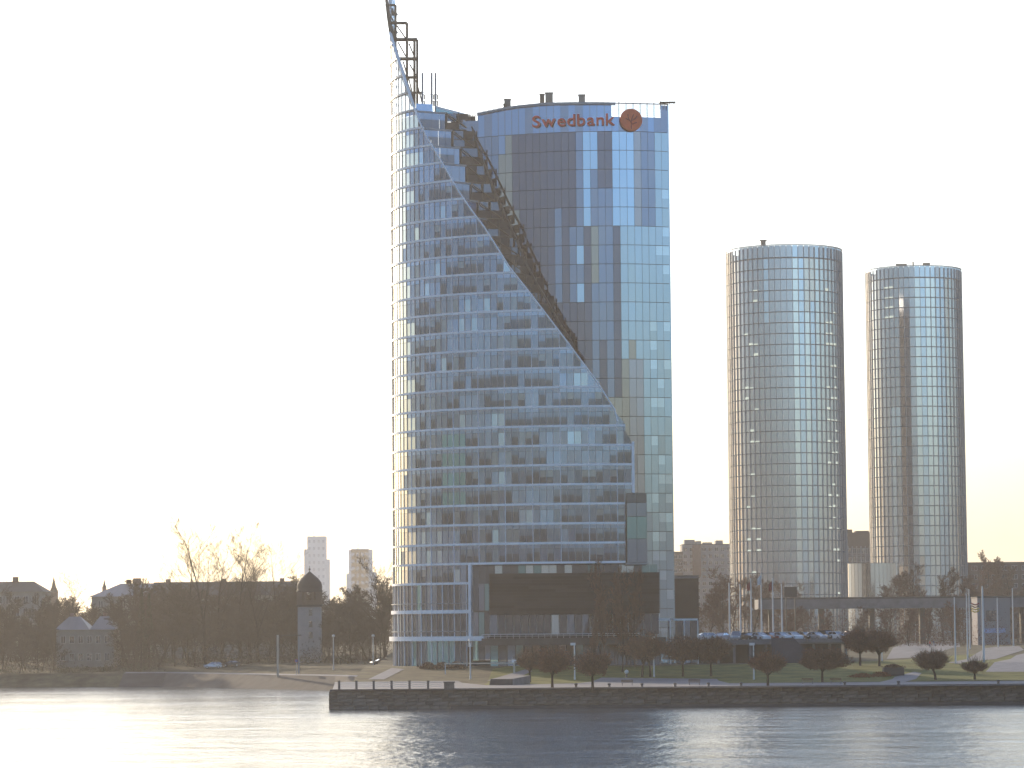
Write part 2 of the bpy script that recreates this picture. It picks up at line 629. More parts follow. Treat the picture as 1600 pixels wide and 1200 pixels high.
def clip_y(poly, y, keep_below):
    out = []
    for i in range(len(poly)):
        a, b = poly[i], poly[(i + 1) % len(poly)]
        ia = (a[1] <= y) == keep_below
        ib = (b[1] <= y) == keep_below
        if ia:
            out.append(a)
        if ia != ib:
            t = (y - a[1]) / (b[1] - a[1])
            out.append((a[0] + (b[0] - a[0]) * t, y))
    return out


def sheet(name, pix, m, lift, parent=None):
    """a flat sheet laid on the right-hand land, outline given where the photo shows it"""
    poly = [(p.x, p.y) for p in (G(a, b) for a, b in pix)]
    mb = MB()
    rest = poly
    for y in (540, 585, 640, 720):
        low = clip_y(rest, y, True)
        rest = clip_y(rest, y, False)
        if len(low) > 2:
            mb.face([(x, yy, gz(yy) + lift) for x, yy in low], m)
        if len(rest) < 3:
            break
    if len(rest) > 2:
        mb.face([(x, yy, gz(yy) + lift) for x, yy in rest], m)
    o = mb.build(name, parent, recalc=False)
    # normals up
    for p in o.data.polygons:
        if p.normal.z < 0:
            p.flip()
    return struct(o)


lawn_px = [(755, 1071), (1700, 1062), (1700, 1040), (1560, 1020), (1460, 1026), (1330, 1034), (1160, 1038), (980, 1042), (830, 1040), (770, 1045)]
sheet('lawn', lawn_px, M['grass'], 0.02)
sheet('promenade', [(519, 1079.2), (1700, 1069.8), (1700, 1063.5), (1140, 1068), (1120, 1061), (940, 1059), (900, 1068), (760, 1071), (715, 1064), (523, 1066)], M['paving'], 0.04)
sheet('garden_path', [(1350, 1072), (1392, 1072), (1440, 1052), (1428, 1050), (1398, 1058)], M['paving'], 0.06)
sheet('garden_path', [(760, 1064), (800, 1064), (832, 1049), (822, 1046)], M['paving'], 0.06)
sheet('plaza', [(1385, 1030), (1440, 1027), (1500, 1011), (1500, 1002), (1420, 1003)], M['concrete'], 0.06)
sheet('plaza', [(1482, 1036), (1500, 1038), (1600, 1016), (1590, 1010), (1540, 1013)], M['concrete'], 0.08)
sheet('forecourt', [(1540, 1050), (1700, 1050), (1700, 1014), (1640, 1012), (1588, 1024)], M['paving'], 0.05)
sheet('garden_path', [(575, 1062), (600, 1062), (632, 1046), (612, 1044)], M['paving'], 0.06)

# ------------------------------------------------------------------ quay wall
quay = struct(thing('quay_wall', 'grey stone quay wall along the river below the lawn', 'quay wall'))
XR = 190.0
b = MB()
b.box(((QX + XR) / 2 + 0.4, QY + 0.85, 1.0), (XR - QX - 0.6, 0.7, 3.6), M['concrete_dark'])
b.build('backing', quay)
b = MB()
b.box(((QX + XR) / 2, QY + 0.75, 2.92), (XR - QX + 0.3, 1.7, 0.32), M['stone_cap'])
b.build('coping', quay)
# side of the pier end
b = MB()
b.face([(QX - 0.3, QY, -1), (QX - 0.3, QY, 2.75), (QX - 0.3, 640, 3.0), (QX - 0.3, 640, -1)], M['concrete'])
b.build('side_wall', quay)
rows = [(-0.25, 0.5), (0.5, 1.1), (1.1, 1.65), (1.65, 2.2), (2.2, 2.75)]
stone_me = []
for i in range(8):
    b = MB()
    b.box((0, 0, 0), (1, 0.4, 1), M['stone'])
    me = b.mesh('stone_block')
    bm = bmesh.new()
    bm.from_mesh(me)
    for v in bm.verts:
        if v.co.y < 0:
            v.co.x *= random.uniform(0.93, 0.985)
            v.co.z *= random.uniform(0.86, 0.96)
            v.co.y -= random.uniform(0.0, 0.12)
    bm.to_mesh(me)
    bm.free()
    stone_me.append(me)
blocks = []
for r, (z0, z1) in enumerate(rows):
    x = QX - 0.25
    while x < XR:
        w = random.uniform(1.2, 2.4)
        blocks.append((x, min(x + w, XR), z0, z1))
        x += w
blocks.sort(key=lambda t: (not (-30 < t[0] < 82), -(t[1] - t[0]) * (t[3] - t[2])))
rest = MB()
for i, (x0, x1, z0, z1) in enumerate(blocks):
    if i < 300:
        o = link('stone_block', random.choice(stone_me), quay)
        o.location = ((x0 + x1) / 2, QY + 0.3 + random.uniform(-0.07, 0.07), (z0 + z1) / 2)
        o.scale = (x1 - x0, 1, z1 - z0)
    else:
        rest.box(((x0 + x1) / 2, QY + 0.3 + random.uniform(-0.07, 0.07), (z0 + z1) / 2), (x1 - x0 - 0.06, 0.4, z1 - z0 - 0.05), M['stone'])
rest.build('stone_courses', quay)['kind'] = 'stuff'
# low ledge at the water
b = MB()
b.box(((P(705, 1100, QY).x + XR) / 2, QY - 0.55, 0.1), (XR - P(705, 1100, QY).x, 1.3, 0.5), M['concrete_dark'])
b.build('ledge', quay)

# ------------------------------------------------------------------ panes
PANE_CACHE = {}


def pane_mesh(w, h, kinds):
    """one pane, kinds: one material or (lower, upper, split)"""
    key = (round(w, 2), round(h, 2), kinds)
    if key not in PANE_CACHE:
        b = MB()
        if isinstance(kinds, str):
            b.box((0, 0.03, 0), (w, 0.06, h), M[kinds])
        else:
            lo, upk, s = kinds
            zs = -h / 2 + h * s
            b.box((0, 0.03, (-h / 2 + zs) / 2), (w, 0.06, zs + h / 2), M[lo])
            b.box((0, 0.028, (zs + h / 2) / 2), (w, 0.056, h / 2 - zs), M[upk])
        PANE_CACHE[key] = b.mesh('window_pane')
    return PANE_CACHE[key]


def pane_face(mb, c, yaw, pitch, w, h, kinds):
    mat = Matrix.Translation(c) @ Matrix.Rotation(yaw, 4, 'Z') @ Matrix.Rotation(pitch, 4, 'X')
    def q(z0, z1, k):
        mb.face([mat @ Vector((-w / 2, 0, z0)), mat @ Vector((w / 2, 0, z0)), mat @ Vector((w / 2, 0, z1)), mat @ Vector((-w / 2, 0, z1))], M[k])
    if isinstance(kinds, str):
        q(-h / 2, h / 2, kinds)
    else:
        zs = -h / 2 + h * kinds[2]
        q(-h / 2, zs, kinds[0])
        q(zs, h / 2, kinds[1])


def panes(parent, items, name='window_pane', limit=300):
    """items: (centre, yaw, pitch, w, h, kinds). The largest in view become objects, the others one mesh."""
    def area(it):
        n = Vector((sin(it[1]), -cos(it[1]), 0))
        return it[3] * it[4] * max(0.0, -n.dot(Vector(it[0]).normalized())) / Vector(it[0]).length_squared
    items = sorted(items, key=area, reverse=True)
    rest = MB()
    for i, (c, yaw, pitch, w, h, kinds) in enumerate(items):
        if i < limit:
            o = link(name, pane_mesh(w, h, kinds), parent)
            o.location = c
            o.rotation_euler = (pitch, 0, yaw)
        else:
            pane_face(rest, c, yaw, pitch, w, h, kinds)
    if rest.f:
        rest.build('glazing', parent)['kind'] = 'stuff'


def hash01(*a):
    x = sum(v * k for v, k in zip(a, (12.9898, 78.233, 37.719, 9.17)))
    return (sin(x) * 43758.5453) % 1.0


def vnoise(x, y, s=0):
    xi, yi = math.floor(x), math.floor(y)
    fx, fy = x - xi, y - yi
    fx, fy = fx * fx * (3 - 2 * fx), fy * fy * (3 - 2 * fy)
    h = lambda i, j: hash01(i, j, s)
    return (h(xi, yi) * (1 - fx) + h(xi + 1, yi) * fx) * (1 - fy) + (h(xi, yi + 1) * (1 - fx) + h(xi + 1, yi + 1) * fx) * fy


# ------------------------------------------------------------------ the tall tower
tower = thing('glass_tower', 'tall blue glass tower with a curved sail front cut by a diagonal edge', 'office tower', (0, 0, 0))
# --- the sail: an elliptic front
SA, SB = 40.0, 24.0
SY = 590.0 + SB
SX = P(930, 600, 590).x
tt = [radians(198 - i * 0.25) for i in range(int(130 / 0.25))]
pts = [Vector((SX + SA * cos(t), SY - SB * sin(t), 0)) for t in tt]
arc = [0.0]
for a_, b_ in zip(pts, pts[1:]):
    arc.append(arc[-1] + (b_ - a_).length)


def sail(s, off=0.0):
    """point and yaw on the sail at arc length s, off outwards"""
    lo, hi = 0, len(arc) - 1
    while hi - lo > 1:
        m = (lo + hi) // 2
        if arc[m] <= s:
            lo = m
        else:
            hi = m
    k = (s - arc[lo]) / (arc[hi] - arc[lo])
    p = pts[lo].lerp(pts[hi], k)
    d = (pts[hi] - pts[lo]).normalized()
    n = Vector((d.y, -d.x, 0))
    return p + n * off, atan2(d.y, d.x)


def s_of(px, py):
    """arc length (and height) where the sail shows at a pixel"""
    Y = 600.0
    for _ in range(12):
        p = P(px, py, Y)
        c = max(-0.999, min(0.999, (p.x - SX) / SA))
        t = math.acos(c)
        Y = SY - SB * sin(t)
    i = min(range(len(tt)), key=lambda k: abs(tt[k] - t))
    return arc[i], P(px, py, Y).z


edge_px = [(599, -12), (602, 8), (606, 30), (611, 52), (617, 74), (625, 98), (634, 126), (645, 160), (656, 190), (669, 217), (684, 241),
           (717, 299), (739, 331), (756, 354), (795, 416), (842, 476), (888, 537), (933, 597), (960, 640), (965, 658.5), (977, 659.5), (978, 689), (989, 690), (990, 772)]
EDGE = [s_of(a_, b_) for a_, b_ in edge_px]           # (s, z) from top down
Z_STEP = EDGE[-1][1]
EDGE.append((s_of(977, 776)[0], Z_STEP - 0.01))
EDGE.append((s_of(977, 880)[0], -10))


def s_edge(z):
    for (s0, z0), (s1, z1) in zip(EDGE, EDGE[1:]):
        if z >= z1:
            if z0 == z1:
                return s1
            return s0 + (s1 - s0) * (z0 - z) / (z0 - z1)
    return EDGE[-1][0]


ST = 3.75                                 # storey height
Z0 = s_of(975, 878)[1]                     # lowest ledge of the overhanging part
S735 = s_of(736, 950)[0]
S_SUNLIT = s_of(632, 600)[0]
ZROOF = s_of(650, 172)[1]
ZTOP = EDGE[0][1]
CW = 1.36
S_START = 3.0
ncol = int((max(e[0] for e in EDGE) - S_START) / CW) + 1
nst = int((ZTOP - Z0) / ST) + 1


def clip_line(poly, s0, z0, s1, z1):
    """keep the part of an (s,z) polygon left of the edge line"""
    def side(p):
        return (s1 - s0) * (p[1] - z0) - (z1 - z0) * (p[0] - s0)
    out = []
    for i in range(len(poly)):
        a, b = poly[i], poly[(i + 1) % len(poly)]
        sa, sb = side(a), side(b)
        if sa >= 0:
            out.append(a)
        if (sa >= 0) != (sb >= 0):
            t = sa / (sa - sb)
            out.append((a[0] + (b[0] - a[0]) * t, a[1] + (b[1] - a[1]) * t))
    return out


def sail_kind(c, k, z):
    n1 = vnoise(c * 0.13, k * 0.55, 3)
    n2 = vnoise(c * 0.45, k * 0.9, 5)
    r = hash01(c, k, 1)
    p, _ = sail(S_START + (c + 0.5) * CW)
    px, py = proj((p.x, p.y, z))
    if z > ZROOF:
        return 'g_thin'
    if px < 628:  # sun glow on the left edge painted in as cream tints
        return 'g_sunlit' if r < 0.75 else 'g_sunlit_soft'
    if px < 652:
        return 'g_sunlit_soft' if n2 > 0.25 + max(0, px - 630) * 0.015 else ('g_blind' if r > 0.4 else 'g_mid')
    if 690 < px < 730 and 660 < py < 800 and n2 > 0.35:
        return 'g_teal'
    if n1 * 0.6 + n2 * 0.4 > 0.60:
        return 'g_blue' if r > 0.25 else 'g_sky_refl'
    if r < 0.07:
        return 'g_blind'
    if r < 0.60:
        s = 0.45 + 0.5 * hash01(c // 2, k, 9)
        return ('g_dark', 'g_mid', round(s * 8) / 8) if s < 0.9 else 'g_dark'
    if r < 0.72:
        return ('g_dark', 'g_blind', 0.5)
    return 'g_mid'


items = []
cut = []
SPH = 1.05
spans = {}
for k in range(-1, nst):
    z0, z1 = Z0 + k * ST, Z0 + (k + 1) * ST
    zv0, zv1 = z0 + 0.18, z1 - SPH
    for c in range(ncol):
        s0, s1 = S_START + c * CW, S_START + (c + 1) * CW
        if k < 0 and s1 > S735 + 0.3:
            break
        e0, e1, e2 = s_edge(zv0), s_edge(zv1), s_edge(z1 - 0.2)
        if s0 >= max(e0, e2):
            break
        pa, _ = sail(s0)
        pb, _ = sail(s1)
        ctr = (pa + pb) / 2
        yaw = atan2((pb - pa).y, (pb - pa).x)
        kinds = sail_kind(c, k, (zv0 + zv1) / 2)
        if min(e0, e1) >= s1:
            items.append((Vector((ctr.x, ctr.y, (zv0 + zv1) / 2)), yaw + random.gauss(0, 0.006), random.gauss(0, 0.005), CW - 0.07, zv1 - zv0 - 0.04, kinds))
        else:
            poly = clip_line([(s0, zv0), (s1, zv0), (s1, zv1), (s0, zv1)], e0, zv0, e1, zv1)
            if len(poly) > 2:
                cut.append((poly, kinds if isinstance(kinds, str) else kinds[0]))
        poly = [(s0 + 0.02, zv1 + 0.03), (s1 - 0.02, zv1 + 0.03), (s1 - 0.02, z1 - 0.2), (s0 + 0.02, z1 - 0.2)]
        if min(e1, e2) < s1:
            poly = clip_line(poly, e1, zv1, e2, z1 - 0.2)
        if len(poly) > 2:
            sk = 'g_thin' if z0 > ZROOF else 'g_sunlit' if (S_START + c * CW) < S_SUNLIT else ('g_blue' if hash01(c // 3, k, 4) > 0.45 else ('g_mid' if hash01(c, k, 2) > 0.25 else 'g_slate'))
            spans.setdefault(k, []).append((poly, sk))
panes(tower, items)
for poly, kd in cut:
    b = MB()
    b.face([(*sail(s)[0].xy, z) for s, z in poly], M[kd])
    b.build('cut_pane', tower)
for k, ls in spans.items():
    b = MB()
    for poly, kd in ls:
        b.face([(*sail(s)[0].xy, z) for s, z in poly], M[kd])
    b.build('spandrel_band', tower)


def strip(s0, s1, z0, z1, out_, in_, m, n=None):
    """a ledge following the sail"""
    b = MB()
    n = n or max(2, int((s1 - s0) / 1.3))
    prev = None
    ring = []
    for i in range(n + 1):
        s = s0 + (s1 - s0) * i / n
        a, _ = sail(s, out_)
        c, _ = sail(s, -in_)
        ring.append([(a.x, a.y, z0), (a.x, a.y, z1), (c.x, c.y, z1), (c.x, c.y, z0)])
    for r0, r1 in zip(ring, ring[1:]):
        for j in range(4):
            j2 = (j + 1) % 4
            b.face([r0[j], r1[j], r1[j2], r0[j2]], m)
    b.face(ring[0][::-1], m)
    b.face(ring[-1], m)
    return b


for k in range(0, nst):
    z = Z0 + k * ST
    e = s_edge(z + 0.1)
    if e > S_START + 1:
        strip(S_START, e - 0.05, z - 0.22, z + 0.20, 0.22, 0.6, M['white_metal'] if z < ZROOF else M['grey_metal']).build('slab_edge', tower)
strip(S_START, S735, Z0 - ST - 0.24, Z0 - ST + 0.2, 0.28, 0.6, M['white_metal']).build('slab_edge', tower)
# mullions
zb_all = []
for c in range(ncol + 1):
    s = S_START + c * CW
    z_low = Z0 if s > S735 else Z0 - ST
    # highest z still inside the edge
    z = z_low
    while z < ZTOP and s_edge(z) > s:
        z += 0.25
    if z - z_low < 1:
        continue
    a, yaw = sail(s, 0.04)
    b = MB()
    b.box((a.x, a.y, (z + z_low) / 2), (0.10, 0.16, z - z_low), M['grey_metal'] if c % 4 else M['white_metal'], yaw)
    b.build('mullion', tower)
# the diagonal rim and the corner post of the lowest storeys
b = MB()
rim = []
for s, z in [e for e in EDGE[:-6] if e[0] > 2.0]:
    a, _ = sail(s, 0.12)
    rim.append((a.x, a.y, z))
b.tube(rim, [0.30 if p[2] > ZROOF else 0.17 for p in rim], M['white_metal'], 5)
b.build('diagonal_rim', tower)
b = MB()
a, yaw = sail(EDGE[-1][0], 0.1)
zz = EDGE[22][1]
b.box((sail(EDGE[22][0], 0.1)[0].x, sail(EDGE[22][0], 0.1)[0].y, (zz + Z_STEP) / 2), (0.5, 0.5, zz - Z_STEP), M['white_metal'], yaw)
b.build('corner_post', tower)
# dark core behind the sail, one slab per storey so that it follows the diagonal
for k in range(-1, int((ZROOF - Z0) / ST)):
    z0, z1 = Z0 + k * ST, Z0 + (k + 1) * ST
    e = min(s_edge(z1), s_edge(z1 - 0.05)) - 0.15
    if k < 0:
        e = S735 - 0.2
    n = 24
    poly = []
    for i in range(n + 1):
        s = 1.0 + (e - 1.0) * i / n
        a, _ = sail(s, -0.35)
        poly.append((a.x, a.y))
    ex = sail(e, -0.35)[0]
    poly += [(ex.x - 0.2, 616), (poly[0][0] + 6, 632)]
    b = MB()
    b.prism(poly, z0, z1 - 0.02, M['core'])
    b.build('floor_core', tower)

# --- lower storeys of the sail foot (left of the recess)
zA = s_of(690, 956)[1]
zB = s_of(690, 998)[1]
zG = 5.0
foot = []
for za, zb in ((zA, Z0 - ST), (zB, zA), (zG, zB)):
    for c in range(int((S735 - S_START) / CW)):
        s0 = S_START + c * CW
        pa, _ = sail(s0)
        pb, _ = sail(s0 + CW)
        ctr = (pa + pb) / 2
        yaw = atan2((pb - pa).y, (pb - pa).x)
        r = hash01(c, za, 5)
        kd = 'g_dark' if r < 0.8 else ('g_mid' if r < 0.95 else 'g_teal')
        if za == zG and proj((ctr.x, ctr.y, za))[0] > 648:
            kd = 'g_dark' if r < .5 else 'g_teal'
        foot.append((Vector((ctr.x, ctr.y, (za + zb) / 2)), yaw + random.gauss(0, 0.006), 0, CW - 0.12, zb - za - 0.3, kd))
f_root = tower
for it in foot:
    o = link('tall_pane', pane_mesh(it[3], it[4], it[5]), tower)
    o.location = it[0]
    o.rotation_euler = (0, 0, it[1])
strip(S_START, S735 + 0.1, zA - 0.35, zA + 0.35, 0.5, 0.8, M['white_metal']).build('ledge', tower)
strip(S_START, S735 + 3.0, zB - 0.45, zB + 0.45, 0.9, 0.8, M['white_metal']).build('ledge', tower)
for z in (zA + 1.6, zB + 1.4):
    strip(S_START, S735, z - 0.07, z + 0.07, 0.45, -0.30, M['grey_metal']).build('handrail', tower)
for c in range(0, int((S735 - S_START) / CW) + 1):
    a, yaw = sail(S_START + c * CW, 0.06)
    b = MB()
    b.box((a.x, a.y, (zG + Z0 - ST) / 2), (0.12, 0.2, Z0 - ST - zG), M['grey_metal'] if c % 2 else M['white_metal'], yaw)
    b.build('mullion', tower)
a, yaw = sail(S735, 0.15)
b = MB()
b.box((a.x, a.y, (zB + Z0) / 2 - 0.8), (0.6, 0.8, Z0 - zB + 1.6), M['white_metal'], yaw)
b.build('corner_post', tower)
b = MB()
poly = []
for i in range(17):
    a, _ = sail(1.0 + (S735 - 1.3) * i / 16, -0.4)
    poly.append((a.x, a.y))
poly += [(poly[-1][0], 616), (poly[0][0] + 6, 632)]
b.prism(poly, 4.0, Z0 - ST - 0.02, M['core'])
b.build('floor_core', tower)

# --- the taller slab behind
body_px = [(716, 172), (730, 176), (750, 176), (770, 172), (790, 168), (810, 165), (830, 163), (850, 161), (870, 160.5), (893, 160), (915, 160), (938, 160), (960, 160.5), (980, 161), (1000, 161.5), (1022, 162), (1043, 162.5)]
body_Y = [606.6, 605.8, 604.7, 603.7, 602.7, 601.8, 601.0, 600.3, 599.7, 599.2, 598.9, 598.7, 598.7, 598.9, 599.4, 600.2, 601.2]
bp_ = [Vector((P(a, b_[1], y).x, y, 0)) for (a, *b_), y in zip([(p[0], 0, p[1]) for p in body_px], body_Y) for b_ in [(0, b_[1])]]
ZBR = P(930, 160, 598.7).z                # roof edge
rz_pts = [P(p[0], p[1], y).z for p, y in zip(body_px, body_Y)]
barc = [0.0]
for a_, b_ in zip(bp_, bp_[1:]):
    barc.append(barc[-1] + (b_ - a_).length)


def body(s, off=0.0):
    s = max(0, min(barc[-1] - 1e-4, s))
    i = max(j for j in range(len(barc)) if barc[j] <= s)
    i = min(i, len(barc) - 2)
    d = (bp_[i + 1] - bp_[i]).normalized()
    p = bp_[i] + d * (s - barc[i])
    return p + Vector((d.y, -d.x, 0)) * off, atan2(d.y, d.x)


BW = 1.42
nb = int(barc[-1] / BW)


def zroof(s):
    s = max(0, min(barc[-1] - 1e-4, s))
    i = min(max(j for j in range(len(barc)) if barc[j] <= s), len(barc) - 2)
    return rz_pts[i] + (rz_pts[i + 1] - rz_pts[i]) * (s - barc[i]) / (barc[i + 1] - barc[i])


BW = barc[-1] / nb
ZPAR = P(930, 205, 598.4).z                # foot of the parapet band
items = []


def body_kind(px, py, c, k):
    """glass of the tall slab: reflected colours painted in as tinted columns over many storeys"""
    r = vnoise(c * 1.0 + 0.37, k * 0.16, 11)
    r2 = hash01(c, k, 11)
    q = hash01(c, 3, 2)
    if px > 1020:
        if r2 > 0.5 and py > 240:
            return ('g_cyan_refl', 'g_pale', 0.5)  # pale half paints the bright sky seen through the corner glass
        return 'g_cyan_refl' if q > 0.3 or py > 400 else 'g_sky_refl'
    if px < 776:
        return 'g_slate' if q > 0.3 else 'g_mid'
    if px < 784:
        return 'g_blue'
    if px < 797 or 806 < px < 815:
        return 'g_tan_refl' if py < 430 else 'g_violet'
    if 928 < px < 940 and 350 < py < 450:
        return 'g_tan_refl'
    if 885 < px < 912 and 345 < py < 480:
        return 'g_sky_refl' if (r > 0.55 and r2 > 0.35) else 'g_slate'
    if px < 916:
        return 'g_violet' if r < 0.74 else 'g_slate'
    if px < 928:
        return 'g_sky_refl' if py < 355 else 'g_violet'
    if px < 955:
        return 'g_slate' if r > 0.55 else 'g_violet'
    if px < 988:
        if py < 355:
            return 'g_sky_refl'
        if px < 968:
            return 'g_violet' if py < 610 else 'g_brown_refl'
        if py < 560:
            return 'g_cyan_refl' if r > 0.3 else 'g_sky_refl'
        return 'g_brown_refl' if r > 0.3 else 'g_tan_refl'
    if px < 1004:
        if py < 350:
            return 'g_mauve_refl' if q > 0.3 else 'g_slate'
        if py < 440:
            return 'g_cyan_refl'
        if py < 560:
            return 'g_tan_refl' if px < 995 else 'g_cyan_refl'
        return 'g_brown_refl' if r > 0.4 else 'g_mauve_refl'
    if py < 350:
        return 'g_mauve_refl' if q > 0.45 else 'g_slate'
    return 'g_cyan_refl' if r > 0.3 or py < 560 else 'g_mauve_refl'


fac_yaw = [random.gauss(0, 0.02) for _ in range(nb)]
kk = 0
z = ZPAR
while z > 8.0:
    z1, z0 = z, z - ST
    for c in range(nb):
        s = (c + 0.5) * BW
        p, yaw = body(s)
        zc = (z0 + z1) / 2
        px, py = proj((p.x, p.y, zc))
        # hidden far below the sail edge: the plain core is enough
        ok = True
        if px < 975:
            for (ex, ey), (fx, fy) in zip(edge_px, edge_px[1:]):
                if min(ex, fx) - 0.1 <= px <= max(ex, fx) + 0.1 and ey > 100:
                    if py > max(ey, fy) + 75:
                        ok = False
        if px < 990 and py > 770:
            ok = False
        if not ok:
            continue
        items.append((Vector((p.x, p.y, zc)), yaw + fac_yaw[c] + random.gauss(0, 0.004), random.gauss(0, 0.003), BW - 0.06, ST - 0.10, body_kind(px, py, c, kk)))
    z = z0
    kk += 1
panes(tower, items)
# core of the slab
b = MB()
poly = [body(s, -0.3)[0].xy for s in [barc[-1] * i / 40 for i in range(41)]]
poly = [(p[0], p[1]) for p in poly]
xe = poly[-1][0]
poly += [(xe - 0.05, 612), (xe - 6, 640), (poly[0][0] + 4, 640)]
b.prism(poly, 4.0, ZPAR + 0.3, M['core'])
b.build('slab_core', tower)
# end wall at the right corner: two columns of panes turn the corner
b = MB()
xe = bp_[-1].x
b.box((xe + 0.05, 607.0, (ZBR + 5) / 2), (0.3, 11.5, ZBR - 5), M['g_cyan_refl'])
b.build('end_wall', tower)
# parapet panes
pit = []
ZP2 = P(930, 166, 598.4).z
for c in range(nb):
    p, yaw = body((c + 0.5) * BW, 0.02)
    px, py = proj((p.x, p.y, ZPAR))
    ZP2 = zroof((c + 0.5) * BW) - 0.25
    if px < 745:
        h = (ZP2 - ZPAR) * 0.72
        kd = 'g_slate'
    elif px > 955 and px < 1028:
        h = (ZP2 - ZPAR) * 0.55
        kd = 'g_slate' if hash01(c, 1) > .5 else 'g_blue'
    else:
        h = ZP2 - ZPAR
        kd = 'g_blue' if hash01(c, 1) > .4 else 'g_slate'
    o = link('parapet_pane', pane_mesh(BW - 0.05, h - 0.1, kd), tower)
    o.location = (p.x, p.y, ZPAR + h / 2)
    o.rotation_euler = (0, 0, yaw)
    b = MB()
    q, yq = body(c * BW, 0.0)
    b.box((q.x, q.y, ZPAR + h / 2), (0.22, 0.12, h - 0.06), M['g_slate'], yq)
    b.build('parapet_mullion', tower)
    if 955 < px < 1028:
        o = link('clear_pane', pane_mesh(BW - 0.05, (ZP2 - ZPAR) * 0.43, 'g_clear'), tower)
        o.location = (p.x, p.y, ZPAR + (ZP2 - ZPAR) * 0.78)
        o.rotation_euler = (0, 0, yaw)
        q, _ = body((c + 0.5) * BW + BW / 2, -0.15)
        b = MB()
        b.box((q.x, q.y, (ZPAR + ZBR) / 2 + 1), (0.14, 0.14, ZBR - ZPAR - 1), M['steel'])
        b.build('parapet_post', tower)
b = MB()
for i in range(40):
    s0, s1 = barc[-1] * i / 40, barc[-1] * (i + 1) / 40
    a, ya = body(s0 + 0.01, 0.25)
    c, _ = body(s1 - 0.01, 0.25)
    px = proj((a.x, a.y, ZBR))[0]
    if px < 745:
        continue
    th = 0.5 if px < 955 else 0.22
    m_ = (a + c) / 2
    zr = zroof((s0 + s1) / 2)
    b.box((m_.x, m_.y, zr - th / 2), ((c - a).length + 0.03, 0.6 if px < 955 else 0.25, th), M['grey_metal'], ya)
b.build('roof_rim', tower)
b = MB()
b.prism([(p[0], p[1]) for p in poly], ZPAR + 1.2, ZPAR + 1.6, M['roof_dark'])
b.build('roof_deck', tower)
b = MB()
a = P(1038, 161, 600.5)
b.box((a.x + 0.6, a.y, a.z + 0.1), (3.2, 1.2, 0.22), M['steel'])
for i in range(4):
    b.box((a.x - 0.8 + i * 0.9, a.y, a.z - 0.6), (0.1, 0.1, 1.3), M['steel'])
b.build('roof_bracket', tower)
for px, w, h in ((789, 0.6, 0.7), (793, 1.3, 1.7), (847, 0.9, 1.6), (858, 1.5, 1.9), (909, 1.3, 1.5)):
    a = P(px, 160, 603)
    b = MB()
    ZV = P(px, 161.5 if px > 800 else 170, 603).z + 0.2
    b.box((a.x, 603, ZV + h / 2 - 0.1), (w, 1.4, h), M['plaster'] if px in (858, 909, 793) else M['steel'])
    b.box((a.x, 603, ZV + h - 0.05), (w + 0.2, 1.6, 0.12), M['concrete'])
    b.box((a.x, 604, (ZV + ZPAR + 1.5) / 2), (w * 0.8, 1.2, ZV - ZPAR - 1.5), M['steel'])
    b.build('roof_vent', tower)
# left shoulder block of the slab, its roof and railing
a0, a1 = P(646, 170, 606), P(728, 170, 613)
sh = MB()
zt, zm = P(690, 166, 608).z, P(690, 188, 608).z
sh.prism([(a0.x + 0.6, 604.6), (P(676, 170, 607).x, 605.5), (P(676, 170, 607).x, 620), (a0.x + 0.6, 620)], zm - 2, zt, M['g_blue'])
sh.build('roof_house', tower)
sh = MB()
xa, xb = P(681, 170, 608).x, P(729, 170, 612).x
sh.face([(xa, 608, zt + 0.1), (xb, 612, zt - 0.9), (xb, 624, zt - 0.9), (xa, 624, zt + 0.1)], M['white_metal'])
sh.face([(xa, 608, zt - 0.4), (xb, 612, zt - 1.4), (xb, 612, zt - 0.9), (xa, 608, zt + 0.1)], M['white_metal'])
sh.face([(xa, 608, zm + 1.1), (P(708, 170, 610).x, 610, zm + 0.7), (P(708, 170, 610).x, 610, zt - 0.9), (xa, 608, zt - 0.4)], M['g_teal'])
sh.face([(xb - 1.2, 611.9, zm - 1), (xb, 612, zm - 1), (xb, 612, zt - 1.4), (xb - 1.2, 611.9, zt - 1.3)], M['g_slate'])
sh.build('roof_canopy', tower)
b = MB()
xc = P(752, 180, 611).x
for i in range(6):
    x = xb + (xc - xb) * i / 5
    b.box((x, 611.5, zm + 0.3), (0.1, 0.1, 2.4), M['steel'])
b.box(((xb + xc) / 2, 611.5, zm + 1.5), (xc - xb, 0.1, 0.12), M['steel'])
b.build('roof_railing', tower)
b = MB()
b.box(((xb + xc) / 2 - 1.5, 614, zm - 20), (xc - xb + 6, 3, 38), M['core'])
b.build('link_wall', tower)

# --- the return wall right of the diagonal and the dark stepped recess
out_px = [(735, 188), (742, 215), (757, 255), (768, 285), (783, 320), (799, 355), (812, 385), (824, 415), (838, 440), (853, 465), (872, 500), (890, 527), (903, 551), (925, 585), (945, 615)]


def out_edge(py):
    for (x0, y0), (x1, y1) in zip(out_px, out_px[1:]):
        if py <= y1:
            return x0 + (x1 - x0) * (py - y0) / (y1 - y0)
    return out_px[-1][0]


